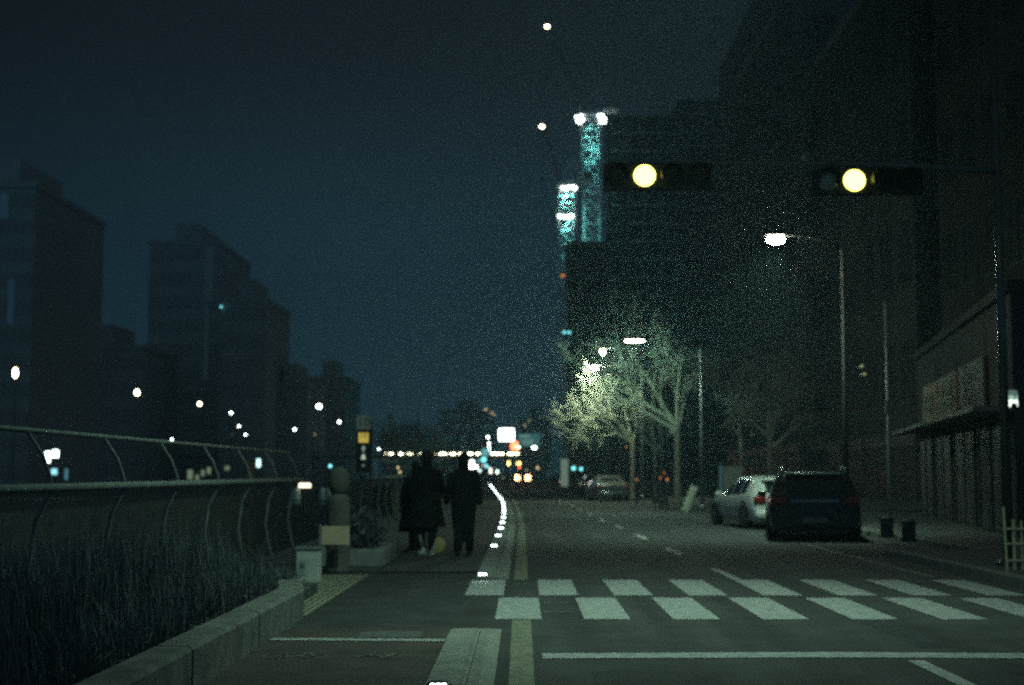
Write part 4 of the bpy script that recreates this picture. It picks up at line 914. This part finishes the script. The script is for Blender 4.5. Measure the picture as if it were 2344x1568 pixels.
# footbridge with light line
t = thing('lit_footbridge', 'long footbridge across the stream and road traced by a line of warm lights', 'bridge', (0, 215, 0)); zb_ = S(1250, 1212, 215).z
xa, xb = S(1005, 1212, 215).x, S(1392, 1212, 215).x
m = MB(); m.box(xa-30, xb+.6, .4, 3.4, zb_-.7, zb_-.25); m.build('deck', WALL3, t)
for xx in (xa-10, xa+8, xb-.1, xa+16): m = MB(); m.box(xx-.3, xx+.3, 1.5, 2.1, -4.5 if xx < -4.5 and xx > -16 else 0, zb_-.71); m.build('pier', CONC, t)
m = MB(); m.box(xa-30, xb+.6, .42, .47, zb_+.35, zb_+.42)
for q in range(40): m.box(xa-30+q*1.5, xa-30+q*1.5+.05, .42, .47, zb_-.24, zb_+.345)
m.build('parapet_rail', DSTEEL, t)
BL = emi('bridge_light', (1, .96, .62), 13)
for (x0, x1) in ((877, 885), (887, 902), (908, 925), (927, 949), (955, 964), (992, 999), (1002, 1024), (1026, 1044), (1047, 1065), (1067, 1084), (1087, 1100), (1102, 1120), (1121, 1155), (1156, 1190)):
    A = P(x0+2.5, 1038, 215).x; B = P(max(x1-2.5, x0+3.5), 1038, 215).x; m = MB(); m.box(A, B, .25, .395, zb_-.12, zb_+.1, bev=.02); m.build('light_strip', BL, t)
# shops at the far end of the road and across the stream
panel('shop_sign', 'sign', 1249, 1230, 1266, 1252, 140, emi('white_shop', (.95, 1, .95), 7), 'bright square white sign behind the people in black')
panel('shop_sign', 'sign', 1267, 1243, 1276, 1251, 141, MATS['white_shop'], 'small white sign touching the bright square one')
panel('shop_sign', 'sign', 1277, 1254, 1285, 1261, 150, emi('pale_shop', (.75, 1, .9), 2.2), 'pale small sign below the two bright ones')
panel('shop_sign', 'sign', 1307, 1250, 1313, 1265, 160, emi('pink_shop', (1, .85, .75), 3.5), 'tall pinkish white sign left of centre down the road')
panel('shop_sign', 'sign', 1325, 1256, 1331, 1265, 160, emi('mint_shop', (.75, 1, .85), 4), 'short mint white sign over the stud line end')
panel('shop_sign', 'sign', 1288, 1240, 1294, 1246, 165, emi('dim_pink', (.7, .6, .55), 1.5), 'dim pinkish sign beside the lower turquoise signal')
panel('column_banner', 'banner', 1498, 1226, 1517, 1300, 118, emi('pale_green_banner', (.30, .42, .33), .42), 'tall pale vertical banner behind the farthest parked sedan')
panel('shop_sign', 'sign', 118, 1206, 132, 1236, 85, emi('left_shop_white', (.80, 1, .95), 6), 'tall tilted white sign at left between the two rails', ang=-20)
panel('shop_sign', 'sign', 138, 1202, 155, 1222, 86, MATS['left_shop_white'], 'square white sign right of the tilted one at left')
panel('shop_sign', 'sign', 136, 1252, 151, 1268, 85.5, emi('left_shop_blue', (.30, .75, .85), 1.4), 'small blue white sign under the square white one')
panel('shop_sign', 'sign', 172, 1252, 180, 1282, 84, emi('left_shop_dimblue', (.10, .28, .38), .6), 'thin dim blue vertical sign right of the white signs')
panel('shop_sign', 'sign', 685, 1226, 695, 1248, 110, emi('mid_shop', (.55, .95, .9), 2.6), 'small white turquoise sign seen through the railing end')
for i, (x0, y0, x1, y1) in enumerate(((500, 1255, 514, 1280), (537, 1255, 545, 1272), (552, 1248, 562, 1266), (600, 1245, 612, 1256), (522, 1268, 530, 1284))):
    panel('shop_window', 'window', x0, y0, x1, y1, 100, emi('dim_window', (.30, .42, .28), .45), ['leftmost', 'second', 'fourth', 'last', 'third'][i] + ' dim lit window in the row seen between the rails', 'dim lit windows across the stream', pole=False, frame=True, gz=0)
panel('sandwich_board', 'sign', 655, 1232, 676, 1290, 60, mat('brown_board', (.30, .18, .10), .8), 'dim brown board seen through the last railing posts', pole=False)
panel('marker_board', 'board', 1058, 1246, 1064, 1252, 90, EM['tan'], 'upper tiny tan light left of the people in black')
panel('marker_board', 'board', 1060, 1258, 1070, 1263, 88, EM['tan'], 'lower tiny tan light left of the people in black')

# ------------------------------------------------------------------ far buildings
def far_block(u0, u1, v, Y, dep, wall, label, fl, n, lit=0, name='far_building', seed=0, strips=(), litm=None):
    a = P(u0, 1082, Y).x; b = P(u1, 1082, Y).x; h = P((u0+u1)/2, v, Y).z; t = thing(name, label, 'building', ((a+b)/2, Y, 0), 0); hw = (b-a)/2
    m = MB(); m.box(-hw, hw, 0, dep, -.1, h); m.build('wall', wall, t)
    m = MB(); m.box(-hw-.2, hw+.2, -.2, dep, h+.003, h+.7); m.box(-hw*.3, hw*.4, 1, dep*.6, h+.7, h+3.5); m.build('roof', WALL4, t)
    random.seed(seed); fh = h/fl; ww = 2*hw/n
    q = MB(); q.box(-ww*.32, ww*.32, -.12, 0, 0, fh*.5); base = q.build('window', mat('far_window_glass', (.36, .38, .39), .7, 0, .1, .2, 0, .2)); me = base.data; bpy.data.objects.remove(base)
    melit = me.copy(); melit.materials[0] = litm or EM['dimteal']
    cnt = 0
    for f in range(fl):
        for k in range(n):
            if cnt >= 96: break
            o = bpy.data.objects.new('window', melit if random.random() < lit else me); C.objects.link(o); o.parent = t; o.location = (-hw+(k+.5)*ww, -.003, fh*(f+.3)); cnt += 1
    for (u, v0, v1, wd, em) in strips:
        A = P(u, v0, Y); B = P(u, v1, Y); m = MB(); m.box(A.x-(a+b)/2-wd/2, A.x-(a+b)/2+wd/2, -.35, -.13, B.z, A.z); m.build('facade_light', em, t)
    return t
BLUE = emi('blue_facade_light', (.018, .05, .08), .55); BLUE2 = emi('pale_facade_light', (.014, .034, .044), .55)
DW = emi('dim_far_window', (.02, .06, .065), .8)
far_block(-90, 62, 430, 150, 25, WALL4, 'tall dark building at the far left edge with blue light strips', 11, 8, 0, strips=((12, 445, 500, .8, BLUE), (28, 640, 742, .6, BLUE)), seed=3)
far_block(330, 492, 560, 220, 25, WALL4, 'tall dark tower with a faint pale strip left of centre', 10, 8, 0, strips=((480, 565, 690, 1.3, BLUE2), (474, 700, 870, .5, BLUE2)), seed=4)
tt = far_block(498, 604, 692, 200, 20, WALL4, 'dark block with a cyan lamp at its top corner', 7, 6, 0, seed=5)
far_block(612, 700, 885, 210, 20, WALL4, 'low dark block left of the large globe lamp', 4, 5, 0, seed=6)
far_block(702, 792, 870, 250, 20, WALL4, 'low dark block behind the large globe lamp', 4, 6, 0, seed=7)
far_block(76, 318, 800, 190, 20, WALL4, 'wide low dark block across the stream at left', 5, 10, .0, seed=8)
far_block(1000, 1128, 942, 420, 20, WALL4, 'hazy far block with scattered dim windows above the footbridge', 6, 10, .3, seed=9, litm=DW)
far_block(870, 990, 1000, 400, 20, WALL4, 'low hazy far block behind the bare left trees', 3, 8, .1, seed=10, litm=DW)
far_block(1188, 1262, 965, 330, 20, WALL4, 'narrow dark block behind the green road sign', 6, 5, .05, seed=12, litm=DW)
mast_light('roof_lamp', 'lamp', P(506, 702, 199.5), .14, 'teal', 'tiny cyan lamp at the top corner of the dark block', pole=False, gz=P(506, 702, 199.5).z-.1)

# construction tower: slabs, columns, core
def site_tower(u0, u1, v, Y, dep, label, fl, cols):
    a = P(u0, 1082, Y).x; b = P(u1, 1082, Y).x; h = P((u0+u1)/2, v, Y).z; t = thing('unfinished_tower', label, 'tower', ((a+b)/2, Y, 0)); hw = (b-a)/2
    m = MB(); m.box(-hw+1.0, hw-1.0, 2.0, dep-1, 0, h-.5); m.build('core', WALL3, t)
    fh = h/fl
    m = MB(); [m.box(-hw, hw, 0, dep, fh*(k+1)-.35, fh*(k+1)) for k in range(fl)]; m.build('floor_slabs', CONC, t)
    for k in range(cols):
        x = -hw+.5+(2*hw-1)*k/(cols-1); m = MB()
        for f in range(fl): m.box(x-.35, x+.35, .25, .95, fh*f+.002, fh*(f+1)-.352)
        m.build('column', WALL1, t)
    return t
site_tower(1402, 1560, 262, 262, 22, 'tall unfinished tower just right of the cranes', 20, 5)
site_tower(1562, 1845, 226, 268, 26, 'taller unfinished tower block behind the amber signal', 24, 8)
site_tower(1298, 1400, 552, 240, 16, 'lower unfinished block under the tower cranes', 14, 4)
for (x, y, em, lab) in ((1503, 737, 'orange', 'dim red lamp on the edge of the lower unfinished block'), (1507, 888, 'teal', 'left of two cyan lamps on the lower unfinished block'), (1520, 888, 'teal', 'right of two cyan lamps on the lower unfinished block')):
    p = S(x, y, 239.6); mast_light('site_lamp', 'lamp', p, .3 if em == 'orange' else .22, em, lab, 'lamps on the building site', 1.3, .8, False, gz=p.z-.2)
# tower cranes
CRN = mat('white_crane_steel', (.80, .82, .80), .6)
FL = emi('flood_light', (.85, 1, .95), 9)
def lerp(a, b, t): return a+(b-a)*t
def crane(u, vt, Y, wd, label, tip, floods, lampw, cab=True, zbot=0):
    c = P(u, vt, Y); t = thing('tower_crane', label, 'tower crane', (c.x, Y, 0), 0, 'tower cranes over the unfinished towers'); zt = c.z; h = wd/2
    m = MB(); step = wd*1.0; n = int((zt-zbot)/step)
    for sx in (-h, h):
        for sy in (-h, h): m.box(sx-.13, sx+.13, sy-.13, sy+.13, zbot, zt)
    for k in range(n):
        z0 = zt-(k+1)*step; z1 = z0+step
        for i, (a, b) in enumerate((((-h, -h), (h, -h)), ((h, -h), (h, h)), ((h, h), (-h, h)), ((-h, h), (-h, -h)))):
            m.tube([(a[0], a[1], z0), (b[0], b[1], z0)], .11, 4); m.tube([(a[0], a[1], z0), (b[0], b[1], z1)] if (k+i) % 2 else [(b[0], b[1], z0), (a[0], a[1], z1)], .11, 4)
    m.build('mast', CRN, t)
    m = MB(); hc = h*1.28; zc0, zc1 = zt-wd*2.9, zt-wd*.45
    for sx in (-hc, hc):
        for sy in (-hc, hc): m.box(sx-.12, sx+.12, sy-.12, sy+.12, zc0, zc1)
    for q in range(4):
        zq = lerp(zc0, zc1, q/3)
        for a, b in (((-hc, -hc), (hc, -hc)), ((hc, -hc), (hc, hc)), ((hc, hc), (-hc, hc)), ((-hc, hc), (-hc, -hc))): m.tube([(a[0], a[1], zq), (b[0], b[1], zq)], .12, 4)
    m.build('climbing_frame', CRN, t)
    m = MB(); m.box(-h*1.5, h*1.5, -h*1.5, h*1.5, zt, zt+.8, bev=.1); m.box(-h*.6, h*3.6, -h*.7, h*.7, zt+.8, zt+1.2); m.build('slewing_deck', CRN, t)
    m = MB(); m.box(h*2.4, h*3.6, -h*.8, h*.8, zt+1.2, zt+2.8, bev=.1); m.build('counterweight', CONC, t)
    m = MB(); m.box(-h*1.6, -h*.5, -h*1.6, -h*.5, zt+1.21, zt+2.9, bev=.1); m.build('cab', POLE, t)
    m = MB(); m.tube([(-h, 0, zt+1.2), (h*.9, 0, zt+5.2)], .14, 4); m.tube([(h*2, 0, zt+1.2), (h*.9, 0, zt+5.2)], .14, 4); m.build('top_frame', CRN, t)
    T = Vector(tip)-Vector((c.x, Y, 0)); B = Vector((-h, 0, zt+1.3)); N = 14; m = MB(); pts = []
    sd = Vector((0, 0, 1)).cross(T-B).normalized(); upv = (T-B).cross(sd).normalized()*-1
    if upv.z < 0: upv = -upv
    for off_ in (sd*.6, -sd*.6, upv*1.1): m.tube([B+off_, T+off_*.4], [.07, .05], 4); pts.append(off_)
    for k in range(N):
        a = B.lerp(T, k/N); b = B.lerp(T, (k+1)/N); s0 = 1-.6*k/N; s1 = 1-.6*(k+1)/N
        for i in range(3): m.tube([a+pts[i]*s0, b+pts[(i+1) % 3]*s1], .035, 3)
    m.build('jib', DSTEEL, t)
    m = MB(); m.tube([(h*.9, 0, zt+5.2), T], .04, 4); m.build('jib_cable', DSTEEL, t)
    m = MB(); m.ball(tuple(T-Vector((0, 0, .3))), .36, 12, 0, 1.2, 1, .8); m.build('tip_lamp', EM['warm'], t, True)
    m = MB(); m.tube([T-Vector((0, 0, .5)), T-Vector((0, 0, 9))], .03, 4); m.ball(tuple(T-Vector((0, 0, 9.3))), .35, 8); m.build('hook', DSTEEL, t)
    for (fu, fv) in floods:
        p = P(fu, fv, Y-h-.5)-Vector((c.x, Y, 0)); m = MB(); m.ball(tuple(p), .30, 10); m.build('flood_lamp', FL, t, True)
    return t
tip1 = P(1252, 57, 236); tip2 = P(1240, 286, 236)
crane(1352, 268, 256, 2.8, 'taller tower crane, its mast head lit turquoise with lamps on both sides', tip1, [(1319, 268), (1322, 277), (1329, 266), (1333, 274), (1326, 280), (1371, 266), (1378, 265), (1383, 272), (1376, 279), (1383, 279)], 0)
crane(1297, 430, 250, 2.5, 'shorter tower crane with two stacked turquoise lit mast sections', tip2, [(1288, 431), (1296, 432), (1302, 429), (1311, 428), (1316, 431), (1280, 495), (1290, 497), (1300, 497), (1308, 494)], 0)
TEAL = (.22, 1.0, .93)
def flood(u, v, Y, tu, tv, power, size=60):
    lamp('crane_flood_light', tuple(P(u, v, Y)), power, TEAL, None, 'SPOT', size, tuple(P(tu, tv, 256)), .3)
flood(1352, 274, 256, 1352, 380, 3600, 130); flood(1352, 318, 256, 1352, 400, 1500, 120)
flood(1297, 437, 250, 1297, 560, 3600, 130); flood(1297, 497, 250, 1297, 600, 1700, 125)

# ------------------------------------------------------------------ haze
m = MB(); m.box(-160, 160, -40, 700, -6, 96)
hz = m.build('haze', bpy.data.materials.new('haze_air')); hz['kind'] = 'stuff'; hz['label'] = 'thin night haze'
hm = hz.data.materials[0]; hm.use_nodes = True; n = hm.node_tree; n.nodes.clear(); o = n.nodes.new('ShaderNodeOutputMaterial'); pv = n.nodes.new('ShaderNodeVolumePrincipled')
pv.inputs['Color'].default_value = (.55, .82, .95, 1); pv.inputs['Density'].default_value = .0016; pv.inputs['Anisotropy'].default_value = .55
n.links.new(pv.outputs[0], o.inputs['Volume'])
